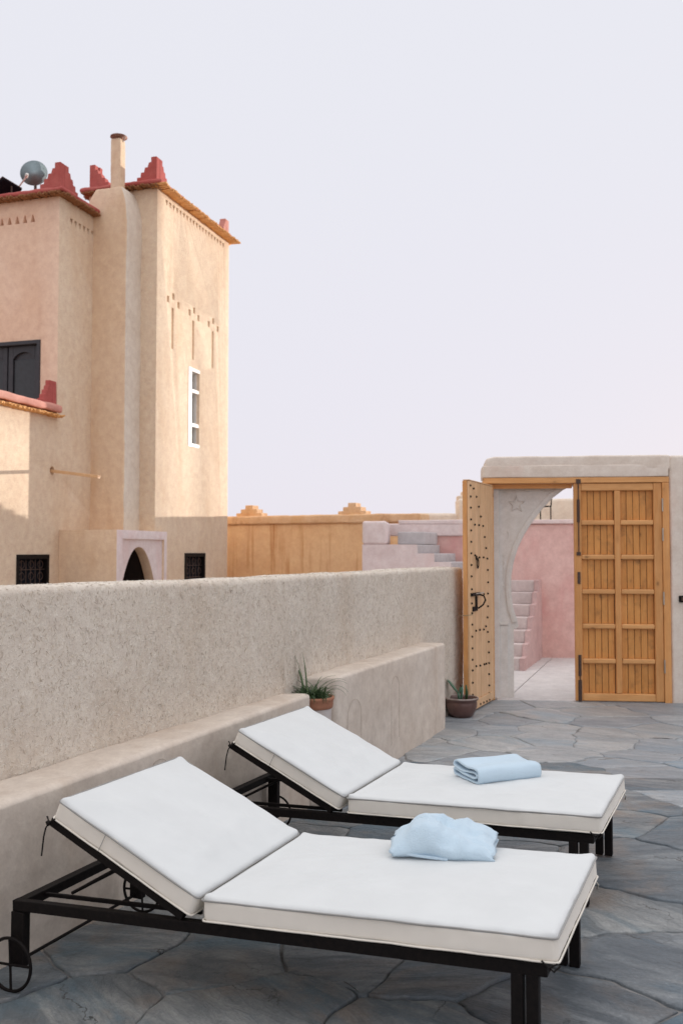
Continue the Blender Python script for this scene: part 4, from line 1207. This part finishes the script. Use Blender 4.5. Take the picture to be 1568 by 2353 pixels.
t1 = thing('towel', 'crumpled pale blue towel bunched near the back edge of the nearer lounger', 'towel', p1, -.22, 'pale blue pool towels')
def bundle():
    path = [(-.10, .010), (.02, .008), (.09, .010), (.108, .022), (.098, .036), (.02, .030), (-.07, .030), (-.092, .040), (-.07, .052), (.01, .044), (.085, .052), (.102, .066), (.085, .082), (.03, .078), (-.03, .084), (-.085, .080), (-.118, .058), (-.122, .030), (-.108, .008)]
    bm = folded_sheet(path, -.18, .18, .012, 9)
    up = [(0, .42), (.1, .70), (.25, 1.2), (.36, 1.34), (.45, 1.2), (.52, .92), (.6, .86), (.70, .90), (.76, .82), (.9, .74), (1, .56)]
    for v in bm.verts:
        u = min(1, max(0, (v.co.x + .18) / .36)); f = .6
        for (a, x), (b, y) in zip(up, up[1:]):
            if u <= b: t = (u - a) / (b - a); t = t * t * (3 - 2 * t); f = x + (y - x) * t; break
        zz_ = v.co.z; k = min(1, max(0, zz_ / .085))
        crease = .010 * noise.noise((v.co.x * 13 + v.co.y * 9, v.co.y * 7, 2)) + .005 * noise.noise((v.co.x * 34, v.co.y * 18, 6))
        tw_ = (1 - u) ** 2
        nn_ = noise.noise((v.co.x * 8 - v.co.y * 5, v.co.y * 8 + 2, 5)); rid = max(0, 1 - abs(nn_) * 7)
        v.co.z = max(.002, zz_ * f + crease * k * 1.4 - .013 * rid * k)
        v.co.y += .010 * noise.noise((v.co.x * 10, k * 2, 8)) - .02 * tw_ * (v.co.y > 0) + .012 * sin(v.co.x * 30) * k * k
        v.co.x += -.02 * k * tw_ + .016 * noise.noise((v.co.y * 12, k * 3, 3)) + .10 * (v.co.y) * 0
    for v in bm.verts: v.co.x *= .93
    return bm
obj('towel_bundle', bundle(), M['towel'], t1, smooth=True)
# loose underlayer poking out
bm = soft_box(.15, .06, .010, r=.004, cell=.012, amp=.003, freq=14, seed=5, warp=lambda p: (p[0] - .13, p[1] - .128 + .03 * p[0] / .15 * 0, p[2] + .002 + .012 * (1 - p[0] / .15) ** 2))
obj('loose_corner', bm, M['towel'], t1, smooth=True)

p2 = on_lounger(O2, -.415, Mp2, 0, .55, .475, .012)
t2 = thing('towel', 'neatly folded pale blue towel lying on the farther lounger', 'towel', p2, math.atan2(.158, .325) - .05, 'pale blue pool towels')
path = [(-.095, .008), (.03, .007), (.10, .009), (.112, .022), (.10, .034), (.02, .026), (-.06, .024), (-.088, .030), (-.09, .040), (-.06, .046), (.02, .036), (.085, .045), (.105, .052), (.10, .068), (.07, .072), (.0, .060), (-.06, .066), (-.098, .060), (-.112, .040), (-.110, .018), (-.10, .006)]
obj('towel_fold', folded_sheet(path, -.165, .165, .010, 2), M['towel'], t2, smooth=True)

# ------------------------------------------------------------------ potted plants
pot = thing('potted_grass', 'tall limewashed clay pot of wiry grass in the gap behind the farther lounger', 'potted plant', (-.165, 5.685, 0))
pz = .282
obj('pot_body', add_lathe(bmesh.new(), [(.075, 0), (.085, .01), (.10, .15), (.106, .33), (.106, .335)], 40, (0, 0, pz - .0)), M['lime'], pot, smooth=True)
obj('pot_rim', add_lathe(bmesh.new(), [(.1065, 0), (.112, .005), (.115, .02), (.116, .045), (.122, .055), (.122, .068), (.112, .070), (.102, .06), (.101, .03)], 40, (0, 0, pz + .28)), M['terracotta'], pot, smooth=True)
obj('pot_soil', add_lathe(bmesh.new(), [(.100, 0), (.100, .01), (.0, .022)], 24, (0, 0, pz + .315)), M['soil'], pot)
obj('pot_stand', soft_box(.24, .24, .30, r=.015, cell=.06, amp=.003, seed=4, warp=off(-.12, -.12, 0)), M['bench'], pot, smooth=True)
def blade(parent, base, az, L, lean, w, m, bend=1.0, name='leaf'):
    bm = bmesh.new(); n_ = 9; rows = []
    p = Vector(base); el_ = R(88) - lean * .3
    d = Vector((cos(az), sin(az), 0)); side = Vector((-sin(az), cos(az), 0))
    for k in range(n_ + 1):
        t = k / n_
        ww = w * (1 - t ** 1.8) * (.6 + .4 * min(1, t * 5)) + .0004
        nrm = Vector((-sin(el_) * d.x, -sin(el_) * d.y, cos(el_)))
        rows.append([bm.verts.new(p - side * ww), bm.verts.new(p + nrm * (-.25 * ww)), bm.verts.new(p + side * ww), bm.verts.new(p + nrm * .0012)])
        p = p + (d * cos(el_) + Vector((0, 0, 1)) * sin(el_)) * (L / n_)
        el_ -= (lean * (.1 + .2 * t)) * bend
    for A, B in zip(rows, rows[1:]):
        for a, b in ((0, 1), (1, 2), (2, 3), (3, 0)): bm.faces.new((A[a], A[b], B[b], B[a]))
    return obj(name, bm, m, parent, smooth=True)
rp2 = random.Random(12)
zb = pz + .32
for (bx, by, az, L, lean, w) in ((-.05, .0, 3.0, .34, .28, .010), (-.055, .0, 2.2, .27, .5, .009), (-.03, 0, .25, .24, .9, .007), (-.02, .01, 2.8, .19, .8, .008),
                                 (.0, 0, .2, .26, 1.1, .007), (.02, 0, .35, .25, 1.2, .006), (.02, .01, -.1, .24, 1.4, .006), (.03, 0, 2.6, .2, .9, .006), (.04, 0, .1, .2, 1.5, .006),
                                 (-.06, 0, 3.3, .17, .9, .006), (.0, -.02, 1.2, .20, .8, .005), (.01, -.02, -.5, .18, 1.5, .005), (-.04, 0, 1.9, .3, .35, .006)):
    blade(pot, (bx, by, zb), az, L, lean, w * 1.0, M['leaf'])
for k in range(230):
    a = rp2.uniform(0, 2 * pi); r_ = rp2.uniform(.0, .09)
    blade(pot, (r_ * cos(a) - .02, r_ * sin(a), zb + .002), a + rp2.uniform(-.9, .9), rp2.uniform(.06, .15), rp2.uniform(.6, 1.9), rp2.uniform(.003, .009), M['leafd'] if k % 3 else M['leaf'])

cp = thing('potted_cactus', 'prickly pear in a brown glazed bowl on the floor by the open door', 'potted plant', (1.093, 8.60, floorz(1.093, 8.6)))
obj('bowl', add_lathe(bmesh.new(), [(.085, 0), (.095, .004), (.125, .05), (.142, .10), (.143, .13), (.138, .145), (.150, .155), (.156, .163), (.153, .172), (.142, .171), (.134, .15), (.13, .12)], 44, wob=.02), M['glaze'], cp, smooth=True)
obj('bowl_rim', add_tube(bmesh.new(), [(.150 * cos(2 * pi * k / 44), .150 * sin(2 * pi * k / 44), .172) for k in range(44)], .0075, 8, closed=True), M['rimglaze'], cp, smooth=True)
obj('bowl_soil', add_lathe(bmesh.new(), [(.13, 0), (.13, .012), (0, .022)], 24, (0, 0, .128)), M['soil'], cp)
def pad(base, tip, w, t=.012):
    b, e = Vector(base), Vector(tip); bm = bmesh.new(); bmesh.ops.create_uvsphere(bm, u_segments=18, v_segments=14, radius=1)
    L = (e - b).length
    for v in bm.verts:
        k = (v.co.z + 1) / 2
        v.co = Vector((v.co.x * w * (.55 + .62 * k), v.co.y * t, v.co.z * L / 2 + L / 2))
    q = (e - b).to_track_quat('Z', 'Y'); Mx_ = q.to_matrix().to_4x4()
    bm.transform(Matrix.Translation(b) @ Mx_)
    o = obj('pad', bm, M['cactus'], cp, smooth=True)
    return o
pad((-.02, 0, .145), (-.03, .0, .225), .030)
pad((-.03, 0, .215), (-.125, .01, .335), .045)
pad((-.015, 0, .215), (.005, .01, .275), .028)
pad((.0, .02, .145), (.012, .02, .29), .016)
obj('fruit', add_lathe(bmesh.new(), [(0, 0), (.010, .006), (.012, .02), (.007, .032), (0, .034)], 12, (-.002, .0, .265)), simple('dry_fruit', (.12, .06, .04), .8), cp, smooth=True)
obj('stem', tube([(.045, .02, .145), (.052, .02, .22), (.045, .02, .285)], .010, 8, rr=[.012, .014, .006]), M['leafd'], cp, smooth=True)

bpy.context.view_layer.update()
